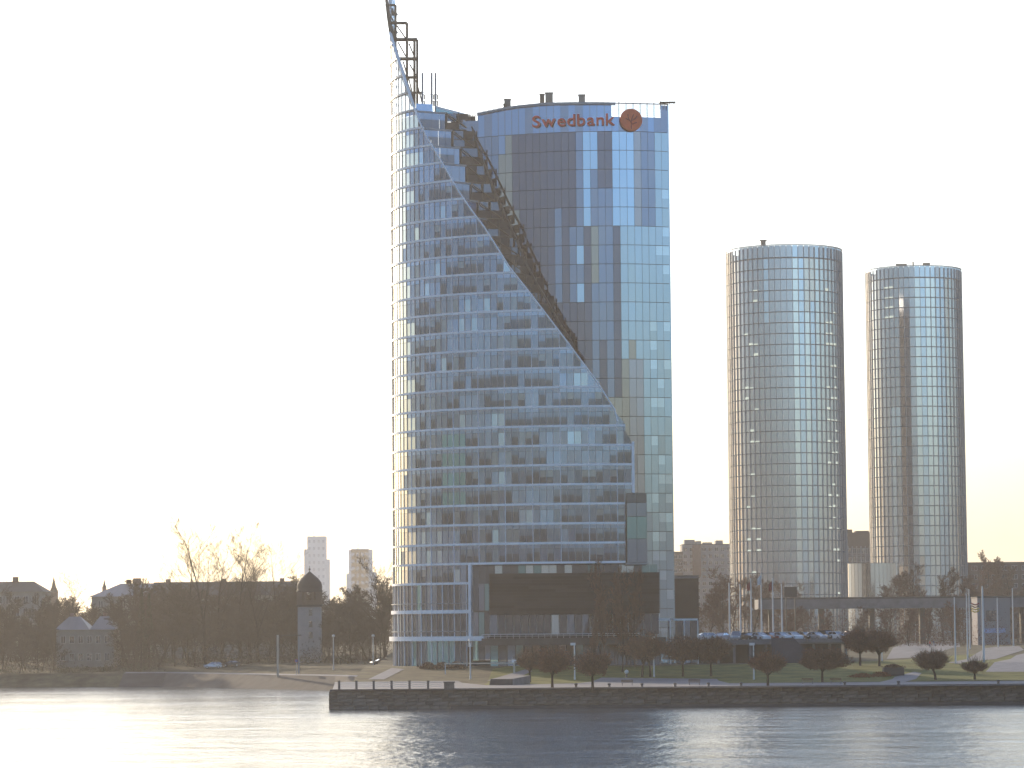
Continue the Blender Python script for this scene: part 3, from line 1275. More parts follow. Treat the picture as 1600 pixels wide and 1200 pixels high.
string = []
kt = int((ZROOF - Z0) / ST)
for k in range(5, kt + 1):
    z0, z1 = Z0 + k * ST, Z0 + (k + 1) * ST
    zc = (z0 + z1) / 2
    se = s_edge(zc)
    e, _ = sail(se)
    e_hi, _ = sail(s_edge(z1))
    exp_, epy = proj((e.x, e.y, zc))
    ox = out_edge(epy)
    if ox - exp_ < 6:
        continue
    gw = min(1.0, max(0.0, (385 - epy) / 130.0))         # share that is glazed
    gx = exp_ + (ox - exp_) * 0.55 * gw
    yd0 = e.y + 1.0
    # glazed return, running back to the right
    if gw > 0.05:
        A = Vector((e_hi.x + 0.2, e_hi.y + 0.6, 0))
        B = P(gx, epy, e.y + 4.0)
        B.z = 0
        n = max(1, int((B - A).length / 1.5))
        d = (B - A) / n
        yaw = atan2(d.y, d.x)
        for i in range(n):
            m_ = A + d * (i + 0.5)
            o = link('return_pane', pane_mesh(d.length - 0.06, ST - 0.5, ('g_dark', 'g_mid', 0.6) if hash01(i, k) > .3 else 'g_mid'), tower)
            o.location = (m_.x, m_.y, zc - 0.1)
            o.rotation_euler = (0, 0, yaw)
        b = MB()
        m_ = (A + B) / 2
        b.box((m_.x, m_.y - 0.1, z1 - 0.2), ((B - A).length, 0.3, 0.3), M['grey_metal'], yaw)
        b.build('slab_edge', tower)
        st = B
    else:
        st = Vector((e_hi.x + 0.2, e_hi.y + 0.9, 0))
    # dark terrace panels and steelwork
    O = P(ox, epy, e.y + 5.0)
    O.z = 0
    d = O - st
    yaw = atan2(d.y, d.x)
    L_ = d.length
    n = max(1, int(L_ / 2.2))
    for q in range(2):
        zq = z0 + ST * (q + 0.5) / 2
        pe, pq = proj((sail(s_edge(zq))[0].x, sail(s_edge(zq))[0].y, zq))
        Oq = P(out_edge(pq), pq, e.y + 5.0)
        Oq.z = 0
        dq = Oq - st
        if dq.length < 0.6 or dq.x < 0.2:
            continue
        m = max(1, int(dq.length / 1.9))
        for i in range(m):
            m_ = st + dq * ((i + 0.5) / m)
            b = MB()
            b.box((m_.x, m_.y + 0.5 * q, zq), (dq.length / m - 0.10, 0.3, ST / 2 - 0.22), M[['recess', 'g_dark', 'concrete_dark', 'recess', 'g_dark'][int(hash01(i, k, q, 6) * 5)]], atan2(dq.y, dq.x))
            b.build('terrace_screen', tower)
    b = MB()
    b.box((O.x - 1.4, O.y + 4, zc), (L_ + 0.2, 0.5, ST), M['core'], 0)
    b.build('terrace_wall', tower)
    b = MB()
    for i in range(n + 1):
        m_ = st + d * (i / n)
        b.box((m_.x, m_.y - 0.3, zc), (0.22, 0.22, ST - 0.1), M['steel'])
    dn = Vector((O.x, O.y - 0.35, z0 + 0.3))
    up_ = Vector((st.x, st.y - 0.35, z1 - 0.3))
    b.tube([up_, dn], 0.13, M['steel'], 4)
    b.tube([(st.x, st.y - 0.35, z0 + 0.2), (O.x, O.y - 0.35, z0 + 0.2)], 0.16, M['steel'], 4)
    b.tube([(st.x, st.y - 0.35, z1 - 0.3), (O.x, O.y - 0.35, z0 + 0.2)], 0.12, M['steel'], 4)
    string.append((O.x + 0.15, O.y - 0.5, zc))
    b.build('terrace_steel', tower)

string.sort(key=lambda p: p[2])
b = MB()
b.tube(string, 0.24, M['steel'], 5)
b.build('terrace_stringer', tower)

# --- the steel ladder frame behind the spire
fr = MB()
FY = 612.0
def fp(px, py):
    return P(px, py, FY)
cols = [(618, 8, 66), (636, 36, 120), (647.5, 62, 165), (652, 62, 165)]
for px, y0, y1 in cols:
    fr.tube([fp(px, y0), fp(px, y1 + 30)], 0.26, M['steel'], 4)
for py, x0, x1, r in ((8, 602, 618, .24), (36, 606, 636, .34), (62, 610, 652, .38), (92, 618, 652, .38), (121, 634, 650, .3), (145, 645, 662, .24)):
    fr.tube([fp(x0, py), fp(x1, py)], r, M['steel'], 4)
for x0, y0, x1, y1 in ((604, 12, 615, 34), (608, 38, 620, 60), (620, 40, 634, 60), (622, 66, 634, 88), (639, 68, 648, 90), (612, 45, 618, 62), (630, 96, 636, 118), (640, 100, 650, 118), (638, 120, 648, 160), (650, 125, 660, 162)):
    fr.tube([fp(x0, y0), fp(x1, y1)], 0.14, M['steel'], 4)
fr.tube([fp(603, -8), fp(607, 25), fp(613, 62), fp(622, 95), fp(636, 135), fp(646, 165)], [0.3, 0.4, 0.5, 0.5, 0.5, 0.5], M['steel'], 5)
fr.build('spire_frame', tower)
for px in (660, 674.5, 680.5):
    b = MB()
    a, c = P(px, 114, 610), P(px, 178, 610)
    b.tube([c, a], 0.24, M['grey_metal'], 6)
    for y in (148, 158):
        q = P(px, y, 610)
        b.box((q.x, q.y, q.z), (1.0, 0.12, 0.12), M['steel'])
        b.box((q.x + 0.4, q.y, q.z - 0.5), (0.25, 0.2, 1.0), M['steel'])
    b.build('antenna_mast', tower)

# --- glass box hanging at the right of the sail foot
bx = P(980, 880, 589.5).x
bx2 = P(1011, 880, 589.5).x
bz0, bz1 = P(995, 879, 589.5).z, P(995, 770, 589.5).z
hang = [(bz0, 0.34, 'g_mid'), (bz0 + (bz1 - bz0) * 0.34, 0.32, 'g_teal'), (bz0 + (bz1 - bz0) * 0.66, 0.2, 'g_mid'), (bz0 + (bz1 - bz0) * 0.86, 0.14, 'g_dark')]
b = MB()
b.box(((bx + bx2) / 2, 593.2, (bz0 + bz1) / 2), (bx2 - bx - 0.1, 7.0, bz1 - bz0), M['core'])
b.build('box_core', tower)
for z0, hfrac, kd in hang:
    h = (bz1 - bz0) * hfrac
    for i in range(2):
        w = (bx2 - bx) / 2
        o = link('box_pane', pane_mesh(w - 0.06, h - 0.08, kd), tower)
        o.location = (bx + w * (i + 0.5), 589.4, z0 + h / 2)
    o = link('box_pane', pane_mesh(6.9, h - 0.08, kd), tower)
    o.location = (bx2 + 0.08, 593.2, z0 + h / 2)
    o.rotation_euler = (0, 0, pi / 2)
b = MB()
b.box(((bx + bx2) / 2, 593, bz0 - 0.2), (bx2 - bx + 0.3, 7.6, 0.3), M['grey_metal'])
b.build('box_floor', tower)

# --- recess under the overhang, black clad hall, glazed storey and terrace
def podx(px, Y):
    return P(px, 940, Y).x
b = MB()
b.box(((podx(735, 594) + podx(1002, 594)) / 2, 606, (Z0 + 4.5) / 2), (podx(1002, 594) - podx(735, 594), 20, Z0 - 4.5 - 0.4), M['core'])
b.build('recess_core', tower)
for i in range(24):
    x0 = podx(737, 595.5) + i * 1.5
    r = hash01(i, 5)
    o = link('recess_pane', pane_mesh(1.42, Z0 - P(900, 900, 595).z + 1.6, 'g_pale' if r > 0.8 else ('g_teal' if r > 0.62 else 'g_dark')), tower)
    o.location = (x0 + 0.75, 595.6, Z0 - (Z0 - P(900, 900, 595).z + 1.6) / 2 - 0.4)
for i in range(3):
    for j, (za, zb) in enumerate(((zA, Z0 - ST), (zB, zA), (zB - 4.4, zB))):
        w = (podx(766, 592.5) - podx(738, 592.5)) / 3
        o = link('recess_pane', pane_mesh(w - 0.1, zb - za - 0.3, ['g_dark', 'g_slate', 'g_teal'][(i + j) % 3]), tower)
        o.location = (podx(738, 592.5) + w * (i + 0.5), 595.4, (za + zb) / 2)
hall = thing('black_hall', 'long black clad hall block under the overhang of the tall tower', 'hall', (podx(765, 587), 587, 4.9))
hx0, hx1 = podx(765, 587), podx(1031, 587)
hz0, hz1 = P(870, 960, 587).z, P(870, 895, 587).z
b = MB()
b.box(((hx1 - hx0) / 2, 6.2, (hz0 + hz1) / 2 - 4.9), (hx1 - hx0 - 0.1, 12, hz1 - hz0 - 0.1), M['core'])
b.build('wall', hall)
npl = 13
hp = (hz1 - hz0) / npl
for j in range(npl):
    off = 0
    x = 0.0
    while x < hx1 - hx0 - 0.2:
        w = min(random.uniform(4.5, 8.0), hx1 - hx0 - x)
        b = MB()
        b.box((x + w / 2, 0.05 + random.uniform(-0.03, 0.03), hz0 - 4.9 + hp * (j + 0.5)), (w - 0.09, 0.18, hp - 0.09), M['black_clad'])
        b.build('cladding_panel', hall)
        x += w
for j in range(npl):
    b = MB()
    b.box((-0.06 + random.uniform(-.02, .02), 6.2, hz0 - 4.9 + hp * (j + 0.5)), (0.14, 12, hp - 0.06), M['black_clad'])
    b.build('cladding_panel', hall)
# glazed storey
gz0 = P(870, 992, 590).z
b = MB()
b.box(((hx1 - hx0) / 2 + 0.5, 9.5, (gz0 + hz0) / 2 - 4.9), (hx1 - hx0 - 1, 9, hz0 - gz0), M['core'])
b.build('hall_core', hall)
ng = 22
for i in range(ng):
    w = (hx1 - hx0) / ng
    r = hash01(i, 9)
    kd = 'g_dark' if r < 0.75 else 'g_mid'
    if i in (8, 13):
        kd = 'g_pale'
    o = link('window_pane', pane_mesh(w - 0.14, hz0 - gz0 - 0.1, kd), hall)
    o.location = (w * (i + 0.5), 4.7, (gz0 + hz0) / 2 - 4.9)
    b = MB()
    b.box((w * i, 4.62, (gz0 + hz0) / 2 - 4.9), (0.1, 0.16, hz0 - gz0), M['grey_metal'])
    b.build('mullion', hall)
# terrace slab with its handrail, dark glazed base
tz = P(870, 996, 584).z
b = MB()
b.box(((podx(1040, 584) + podx(752, 584)) / 2 - hx0, 3.5, tz - 0.75 - 4.9), (podx(1040, 584) - podx(752, 584), 13, 1.3), M['concrete_dark'])
b.build('terrace_slab', hall)
b = MB()
x0, x1 = podx(752, 578) - hx0, podx(1000, 578) - hx0
b.tube([(x0, -2.9, tz + 0.65 - 4.9), (x1, -2.9, tz + 0.65 - 4.9)], 0.06, M['pole'], 5)
b.tube([(x0, -2.9, tz + 0.3 - 4.9), (x1, -2.9, tz + 0.3 - 4.9)], 0.04, M['pole'], 5)
for i in range(26):
    x = x0 + (x1 - x0) * i / 25
    b.box((x, -2.9, tz + 0.25 - 4.9), (0.06, 0.06, 0.9), M['pole'])
b.build('terrace_railing', hall)
b = MB()
b.box(((hx1 - hx0) / 2, 6.5, (tz - 1.4 + 4.6) / 2 - 4.9), (hx1 - hx0, 10, tz - 1.4 - 4.6), M['core'])
b.build('base_core', hall)
for i in range(20):
    w = (hx1 - hx0) / 20
    r = hash01(i, 29)
    o = link('window_pane', pane_mesh(w - 0.2, tz - 1.4 - 5.2, 'g_dark' if r < 0.6 else ('g_teal' if r > 0.85 else 'g_mid')), hall)
    o.location = (w * (i + 0.5), 1.3, (tz - 1.4 + 5.1) / 2 - 4.9)
# pale kiosk and canopy at the right of the hall
pv = thing('entrance_pavilion', 'low glazed pavilion with two flat white canopies right of the black hall', 'pavilion', (podx(1004, 600), 600, 5.2))
w = podx(1090, 600) - podx(1004, 600)
zc_ = P(1045, 968, 600).z - 5.2
b = MB()
b.box((w * 0.24, 1.5, zc_), (w * 0.5, 4, 0.45), M['white_metal'])
b.build('canopy', pv)
b = MB()
b.box((w * 0.78, 2.5, zc_ - 0.02), (w * 0.44, 4, 0.35), M['white_metal'])
b.build('canopy', pv)
for i in range(8):
    b = MB()
    b.box((w * (i + 0.5) / 8, 2.0, zc_ / 2), (w / 8 - 0.15, 0.1, zc_ - 0.4), M['g_dark'] if i % 3 else M['g_mid'])
    b.build('window_pane', pv)
for i in range(5):
    b = MB()
    b.box((w * i / 4, 0.5, zc_ / 2 - 0.1), (0.18, 0.18, zc_ - 0.2), M['white_metal'])
    b.build('post', pv)

# --- sign on the slab
sign = thing('rooftop_sign', 'red bank lettering and round emblem near the roof of the tall tower', 'sign', P(895, 188, 598))
sx0 = None
fc = bpy.data.curves.new('letters', 'FONT')


def letter_mesh(ch, h):
    cu = bpy.data.curves.new('letter', 'FONT')
    cu.body = ch
    cu.size = h
    cu.extrude = 0.12
    cu.offset = 0.045
    o = bpy.data.objects.new('letter', cu)
    COL.objects.link(o)
    dg = bpy.context.evaluated_depsgraph_get()
    me = bpy.data.meshes.new_from_object(o.evaluated_get(dg))
    bpy.data.objects.remove(o)
    me.materials.clear()
    me.materials.append(M['sign_red'])
    wmax = max(v.co.x for v in me.vertices)
    wmin = min(v.co.x for v in me.vertices)
    return me, wmin, wmax


def body_s_of(px):
    best = min((abs(proj((*body(barc[-1] * i / 2000)[0].xy, ZPAR + 2))[0] - px), i) for i in range(2001))
    return barc[-1] * best[1] / 2000


text = [letter_mesh(ch, 3.25) for ch in 'Swedbank']
wsum = sum(t[2] - t[1] for t in text) + 0.26 * 7
s0, s1 = body_s_of(833), body_s_of(961)
kx = (s1 - s0) / wsum
s = s0
so = Vector(sign.location)
zbase = P(895, 195.5, 598).z
for me, a_, b_ in text:
    w = (b_ - a_) * kx
    p, yaw = body(s, 0.55)
    o = link('letter', me, sign)
    o.location = Vector((p.x, p.y, zbase)) - so - Vector((a_ * kx * cos(yaw), a_ * kx * sin(yaw), 0))
    o.rotation_euler = (pi / 2, 0, yaw)
    o.scale = (kx, 1, 1)
    s += w + 0.26 * kx
p, yaw = body(body_s_of(985), 0.75)
cz = P(985, 187, 598).z
r = 18.0 * 598 / F
b = MB()
b.lathe((0, 0, 0), [(0.01, 0.14), (r * 0.9, 0.14), (r * 0.97, 0.09), (r, 0.0), (r, -0.2), (0.01, -0.2)], M['sign_orange'], 40)
o = b.build('emblem_disc', sign)
o.location = Vector((p.x, p.y, cz)) - so
o.rotation_euler = (pi / 2, 0, yaw)
b = MB()
for pts_ in ([(0, -0.95), (0.0, -0.3), (0.05, 0.1), (0.25, 0.55)], [(0, -0.3), (-0.3, 0.1), (-0.35, 0.55)], [(0.0, -0.1), (0.42, 0.15), (0.6, 0.4)], [(-0.12, -0.1), (-0.6, 0.15)], [(0.02, -0.45), (0.55, -0.25)]):
    b.tube([(x * r * 0.85, y * r * 0.85, 0.16) for x, y in pts_], 0.14, M['sign_dark'], 5)
o2 = b.build('emblem_tree', sign)
o2.location = o.location
o2.rotation_euler = o.rotation_euler

# ------------------------------------------------------------------ the two round towers
def round_tower(name_label, cpx, top_py, D, R, N, seed, lits, split):
    c = P(cpx, 640, D)
    zt = P(cpx, top_py, D - R).z
    root = thing('round_tower', name_label, 'office tower', (c.x, c.y, 5.5), 0, 'pair of round glass towers')
    H = zt - 5.5
    sh = 3.55
    ns = int((H - 5.0) / sh)
    b = MB()
    b.lathe((0, 0, 0), [(R - 0.35, -3), (R - 0.35, H - 3.0), (0.1, H - 3.0)], M['core'], 48)
    b.build('tower_core', root)
    items = []
    z = H - 5.0
    k = 0
    world_items = []
    while z > -1:
        for i in range(N):
            a = 2 * pi * (i + 0.5) / N
            nx, ny = cos(a), sin(a)
            if ny > 0.35:
                continue
            px = (nx * R) / R            # -1..1 across
            rr = hash01(i, k, seed)
            qq = hash01(i, seed, 7)
            if px < -0.80:  # sunlit left rim painted in with pale, warm tints
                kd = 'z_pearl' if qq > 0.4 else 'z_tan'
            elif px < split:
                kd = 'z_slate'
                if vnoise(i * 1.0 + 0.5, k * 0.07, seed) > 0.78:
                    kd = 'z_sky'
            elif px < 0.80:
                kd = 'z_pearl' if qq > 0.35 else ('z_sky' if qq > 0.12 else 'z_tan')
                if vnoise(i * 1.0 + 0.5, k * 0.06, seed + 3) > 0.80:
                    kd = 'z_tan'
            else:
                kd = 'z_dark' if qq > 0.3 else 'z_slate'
            for (l0, l1, k0, k1, pr) in lits:
                if l0 < px < l1 and k0 <= k <= k1 and rr < pr:
                    kd = ('lit', kd, 0.10 + 0.16 * hash01(i, k, 77))
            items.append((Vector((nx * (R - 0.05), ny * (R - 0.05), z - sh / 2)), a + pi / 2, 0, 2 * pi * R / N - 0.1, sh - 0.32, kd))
        z -= sh
        k += 1
    # rank by the area they show
    items.sort(key=lambda it: -(-sin(it[1] - pi / 2)) if False else it[0].y)
    rest = MB()
    for j, it in enumerate(items):
        yaw = it[1] + random.gauss(0, 0.006)
        if j < 300:
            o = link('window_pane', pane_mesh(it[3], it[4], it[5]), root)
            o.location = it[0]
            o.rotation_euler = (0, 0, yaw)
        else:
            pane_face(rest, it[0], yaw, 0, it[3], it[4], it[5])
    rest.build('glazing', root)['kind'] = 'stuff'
    # floor bands
    for q in range(k + 1):
        zz = H - 5.0 - q * sh
        b = MB()
        b.lathe((0, 0, zz), [(R - 0.3, -0.16), (R + 0.10, -0.16), (R + 0.10, 0.16), (R - 0.3, 0.16)], M['band_metal'], 64)
        b.build('floor_band', root)
    # fins
    for i in range(N):
        a = 2 * pi * i / N
        if sin(a) > 0.45:
            continue
        b = MB()
        b.box((cos(a) * (R + 0.13), sin(a) * (R + 0.13), H / 2 - 1), (0.46, 0.17, H - 0.6), M['fin_metal'], a)
        b.build('fin', root)
    # parapet
    for i in range(N):
        a = 2 * pi * (i + 0.5) / N
        hgt = 3.9 if not (-0.93 < cos(a) < -0.84 and sin(a) < 0) else 1.6
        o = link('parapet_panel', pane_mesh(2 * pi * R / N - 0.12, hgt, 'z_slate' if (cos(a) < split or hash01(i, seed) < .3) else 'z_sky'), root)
        o.location = (cos(a) * (R - 0.05), sin(a) * (R - 0.05), H - 4.7 + hgt / 2)
        o.rotation_euler = (0, 0, a + pi / 2)
    b = MB()
    b.lathe((0, 0, H - 0.6), [(R - 0.4, -0.1), (R + 0.3, -0.1), (R + 0.3, 0.12), (R - 0.4, 0.12), (R - 0.4, -0.1)], M['fin_metal'], 64)
    b.build('roof_rim', root)
    return root, H, R


z1_, H1, R1 = round_tower('taller round glass tower with vertical fins standing nearest the blue tower', 1228.5, 379, 1018, 19.1, 62, 4,
                          [(-0.76, -0.56, 2, 30, 0.34), (0.60, 0.80, 2, 30, 0.42)], 0.02)
b = MB()
b.box((-8, -14, H1 + 0.4), (1.6, 1.2, 1.8), M['steel'])
b.box((-8, -14, H1 + 1.4), (2.4, 0.8, 0.4), M['steel'])
b.build('roof_unit', z1_)
z2_, H2, R2 = round_tower('shorter round glass tower with vertical fins farthest right', 1431, 412, 1110, 17.1, 56, 8,
                          [(-0.72, -0.5, 0, 3, 0.9)], -0.12)
b = MB()
b.box((3, -13, H2 + 0.2), (2.6, 1.2, 1.0), M['steel'])
b.box((-2, -15, H2 + 0.2), (0.5, 0.5, 1.6), M['steel'])
b.box((-6, -13, H2), (4, 0.5, 0.9), M['steel'])
b.build('roof_unit', z2_)
# drum between them
rb = thing('glass_rotunda', 'low pale glass rotunda between the feet of the two round towers', 'building', (P(1362, 900, 1075).x, 1075, 5.5))
rr_ = 42.5 * 1075 / F
hz = P(1362, 880, 1075).z - 5.5
b = MB()
b.lathe((0, 0, 0), [(rr_ - 0.3, -2), (rr_ - 0.3, hz), (0.1, hz + 0.2)], M['plaster'], 40)
b.build('wall', rb)
for i in range(40):
    a = 2 * pi * (i + 0.5) / 40
    if sin(a) > 0.2:
        continue
    for z0, z1 in ((hz * 0.56, hz - 0.2), (0.3, hz * 0.52)):
        o = link('window_pane', pane_mesh(2 * pi * rr_ / 40 - 0.12, z1 - z0, 'z_pearl' if hash01(i, z0) > .3 else 'g_pale'), rb)
        o.location = (cos(a) * rr_, sin(a) * rr_, (z0 + z1) / 2)
        o.rotation_euler = (0, 0, a + pi / 2)

# ------------------------------------------------------------------ trees
def bare_tree_mesh(seed, H, spread, upright=0.75, r0=0.28, twr=0.028, dense=1.0, clear=0.22, levels=4, twig='twig'):
    """leafless tree: returns (trunk and limbs, twigs)"""
    rnd = random.Random(seed)
    tr, tw = MB(), MB()

    def branch(p, d, L_, r, lev):
        n = 3 if lev < 3 else 2
        ps, q, dd = [p.copy()], p.copy(), d.copy()
        for i in range(n):
            dd = (dd + Vector((rnd.gauss(0, .13), rnd.gauss(0, .13), 0.12 * upright))).normalized()
            q = q + dd * (L_ / n)
            ps.append(q.copy())
        rads = [r * (1 - (0.9 if lev == 0 else 0.65) * i / n) for i in range(n + 1)]
        if lev <= 1:
            tr.tube(ps, rads, M['bark'], 6 if lev == 0 else 4, cap=False)
        else:
            tw.tube(ps, [max(twr, x) for x in rads], M[twig], 3, cap=False)
        if lev >= levels:
            return
        cnt = {0: int(13 * dense), 1: int(8 * dense), 2: int(6 * dense), 3: int(5 * dense)}[lev]
        for i in range(cnt):
            t = (clear if lev == 0 else 0.18) + (1 - (clear if lev == 0 else 0.18)) * ((i + rnd.random() * 0.7) / cnt)
            t = min(t, 0.98)
            f = t * n
            j = min(n - 1, int(f))
            b = ps[j].lerp(ps[j + 1], f - j)
            dirn = (ps[j + 1] - ps[j]).normalized()
            az = rnd.uniform(0, 2 * pi)
            side = Vector((cos(az), sin(az), 0))
            side = (side - dirn * side.dot(dirn)).normalized()
            ang = radians(rnd.uniform(32, 62)) * (1.15 - 0.4 * upright)
            nd = (dirn * cos(ang) + side * sin(ang)).normalized()
            nd = (nd + Vector((0, 0, 0.15 * upright))).normalized()
            if lev == 0:
                L2 = H * spread * (1.05 - 0.55 * t) * rnd.uniform(0.7, 1.1)
            else:
                L2 = L_ * rnd.uniform(0.42, 0.68) * (1.1 - 0.4 * t)
            branch(b, nd, L2, max(twr, rads[j] * (0.40 if lev == 0 else 0.45)), lev + 1)

    branch(Vector((0, 0, -0.3)), Vector((rnd.gauss(0, .03), rnd.gauss(0, .03), 1)).normalized(), H, r0, 0)
    return tr, tw


def tree_proto(name, label, seed, **kw):
    group = kw.pop('group', None)
    t = thing(name, label, 'tree', (0, -5000, 0), 0, group)
    a, b = bare_tree_mesh(seed, **kw)
    a.build('trunk', t)
    b.build('crown', t)
    return t


PROTO = []


class Kind:
    """a kind of tree; the first placing uses the model itself, later ones copies"""
    def __init__(self, *a, **k):
        self.t = tree_proto(*a, **k)
        self.used = False

    def put(self, loc, rz, scale, label, group=None):
        if not self.used:
            self.used = True
            r = self.t
            r.location = loc
            r.rotation_euler = (0, 0, rz)
            r.scale = scale if hasattr(scale, '__len__') else (scale,) * 3
            r['label'] = label
            if group:
                r['group'] = group
            return r
        r = dup(self.t, loc, rz, scale, label, group)
        if not group and 'group' in r:
            del r['group']
        return r


rt_ = random.Random(11)
wood = [Kind('bare_tree', 'x', 20 + i, H=18.0, spread=0.40, upright=0.4 + 0.1 * i, r0=0.24, twr=0.030, dense=1.15, clear=0.14) for i in range(4)]
tall = [Kind('bare_tree', 'x', 40 + i, H=30.0, spread=0.46, upright=0.8, r0=0.36, twr=0.017, dense=0.9, clear=0.24) for i in range(3)]
red = [Kind('bare_tree', 'x', 60 + i, H=14.0, spread=0.42, upright=0.6, r0=0.22, twr=0.030, dense=1.05, clear=0.14, twig='twig_red') for i in range(3)]

# single tall trees rising over the wood
for i, (px, top, Y, k, sc_, lab) in enumerate([
        (322, 826, 742, 0, 1.0, 'tallest bare tree rising above the wood, with one straight dark trunk'),
        (378, 843, 748, 1, 1.0, 'tall bare tree just right of the tallest tree above the wood'),
        (432, 862, 750, 2, 0.95, 'bare tree rising over the wood left of the domed turret'),
        (294, 866, 746, 2, 1.0, 'bare slender tree just left of the tallest tree above the wood'),
        (350, 862, 760, 1, 0.95, 'bare tree standing between the tallest tree and its right neighbour'),
        (404, 872, 744, 0, 0.9, 'thin bare tree poking above the wood between two taller ones'),
        (-4, 866, 735, 1, 1.0, 'reddish bare tree cut off by the left edge of the photo'),
        (603, 884, 720, 0, 0.9, 'bare tree showing against the left edge of the blue tower'),
        (113, 906, 760, 2, 0.9, 'small bare tree rising between the two distant church spires')]):
    p = GL(px, Y)
    h = P(px, top, Y).z - p.z
    tall[k].put(p, rt_.uniform(0, 6), (h / 31 * 1.05, h / 31 * 1.05, h / 31), lab)

# the wood
n = 0
for Yr, x0, x1, step, topy in ((728, -30, 215, 22, 952), (745, 205, 610, 21, 922), (770, -20, 612, 23, 916), (800, -10, 614, 26, 910), (716, 500, 606, 24, 935), (722, -20, 70, 22, 940), (835, 0, 600, 40, 914)):
    x = x0
    while x < x1:
        px = x + rt_.uniform(-7, 7)
        Y = Yr + rt_.uniform(-9, 9)
        if 88 < px < 182 and Y < 760:
            x += step
            continue
        if 462 < px < 506 and Y < 744:
            x += step
            continue
        p = GL(px, Y)
        h = P(px, topy + rt_.uniform(-4, 26) + (28 if px < 215 else 6), Y).z - p.z
        s = h / 18.5
        wood[n % 4].put(p, rt_.uniform(0, 6), (s * rt_.uniform(1.0, 1.3), s * rt_.uniform(1.0, 1.3), s), 'bare brown tree in the dense wood on the left bank', 'bare trees of the wood on the left bank')
        n += 1
        x += step
# understorey
def shrubs(name, spots, mat, seed, kind='stuff'):
    rnd = random.Random(seed)
    b = MB()
    for (x, y, z, rx, rz_, cnt) in spots:
        for i in range(cnt):
            u, v, w = rnd.gauss(0, .45), rnd.gauss(0, .45), rnd.random()
            c = Vector((x + u * rx, y + v * rx, z + w * rz_ * (1 - min(1, (u * u + v * v)) * 0.6)))
            s = rnd.uniform(0.09, 0.26)
            a = Vector((rnd.gauss(0, 1), rnd.gauss(0, 1), rnd.gauss(0, 1))).normalized() * s
            d = Vector((rnd.gauss(0, 1), rnd.gauss(0, 1), rnd.gauss(0, 1))).normalized() * s
            b.face([c - a, c + d, c + a * 0.8 - d * 0.3], mat)
    o = b.build(name)
    o['kind'] = kind
    return o


sp = []
for i in range(150):
    px = rt_.uniform(-20, 606)
    Y = rt_.uniform(715, 775)
    if 92 < px < 180 and Y < 745:
        continue
    p = GL(px, Y)
    sp.append((p.x, p.y, p.z, 4.0, rt_.uniform(3, 7.5), 240))
o = shrubs('undergrowth', sp, M['twig'], 3)
sp = []
for i in range(40):
    px = rt_.uniform(-10, 600)
    p = GL(px, rt_.uniform(712, 722) if px < 250 else bank(P(px, 1000, 690).x) + 62)
    sp.append((p.x, p.y, p.z, 3.0, rt_.uniform(1.0, 2.4), 160))
shrubs('low_shrubs', sp, M['shrub'], 5)

# dark conifers
for px, top, Y, lab in ((221, 920, 735, 'narrow dark conifer at the right of the old house'), (233, 928, 739, 'second dark conifer, close right of the narrow one')):
    p = GL(px, Y)
    h = P(px, top, Y).z - p.z
    t = thing('conifer', lab, 'tree', p)
    b = MB()
    b.tube([(0, 0, -0.2), (0, 0, h)], [0.25, 0.04], M['bark'], 6)
    b.build('trunk', t)
    b = MB()
    for i in range(2600):
        f = rt_.random() ** 0.8
        r = (1 - f) * 1.9 * (0.55 + 0.45 * rt_.random()) + 0.1
        a = rt_.uniform(0, 2 * pi)
        c = Vector((cos(a) * r, sin(a) * r, 1.2 + f * (h - 1.0) - r * 0.25))
        s = rt_.uniform(0.15, 0.35)
        d = Vector((cos(a), sin(a), -0.35)) * s
        e = Vector((-sin(a), cos(a), rt_.gauss(0, .3))) * s * 0.5
        b.face([c - d * 0.4 - e, c + d, c - d * 0.4 + e], M['conifer'])
    b.build('crown', t)

# ------------------------------------------------------------------ left bank buildings
def windows(parent, x0, x1, zs, y, n, w, h, wm='win_dark', frame='plaster_pale', step=None):
    for z in zs:
        for i in range(n):
            x = x0 + (x1 - x0) * (i + 0.5) / n
            fo = link('window', pane_mesh(w + 0.16, h + 0.16, frame), parent) if False else None
            b = MB()
            for dx, dz, sx, sz in ((-w / 2 - .06, 0, .12, h + .24), (w / 2 + .06, 0, .12, h + .24), (0, h / 2 + .06, w, .12), (0, -h / 2 - .06, w, .12), (0, 0, .07, h)):
                b.box((dx, -0.03, dz), (sx, 0.14, sz), M[frame])
            f = b.build('window', parent)
            f.location = (x, y, z)
            o = link('pane', pane_mesh(w, h, wm), f)
            o.location = (0, 0.0, 0)


# old two storey house by the river
h = GL(88, 742)
hw = P(178, 1000, 742).x - h.x
ho = thing('old_house', 'old two storey house with grey hipped roof half hidden by bare trees', 'house', (h.x, 742, h.z))
ez = P(130, 984, 742).z - h.z
rz_ = P(130, 963, 742).z - h.z
b = MB()
b.box((hw / 2, 6, ez / 2), (hw, 12, ez), M['plaster'])
b.build('wall', ho)
b = MB()
e = 0.5
for (xa, xb, r0, r1) in ((-e, hw * 0.58, hw * 0.16, hw * 0.36), (hw * 0.58, hw + e, hw * 0.7, hw * 0.86)):
    A, B_, C, D_ = (xa, -e, ez), (xb, -e, ez), (xb, 12 + e, ez), (xa, 12 + e, ez)
    E_, F_ = (r0, 6, rz_), (r1, 6, rz_)
    b.face([A, B_, F_, E_], M['roof_metal'])
    b.face([B_, C, F_], M['roof_metal'])
    b.face([C, D_, E_, F_], M['roof_metal'])
    b.face([D_, A, E_], M['roof_metal'])
b.build('roof', ho)
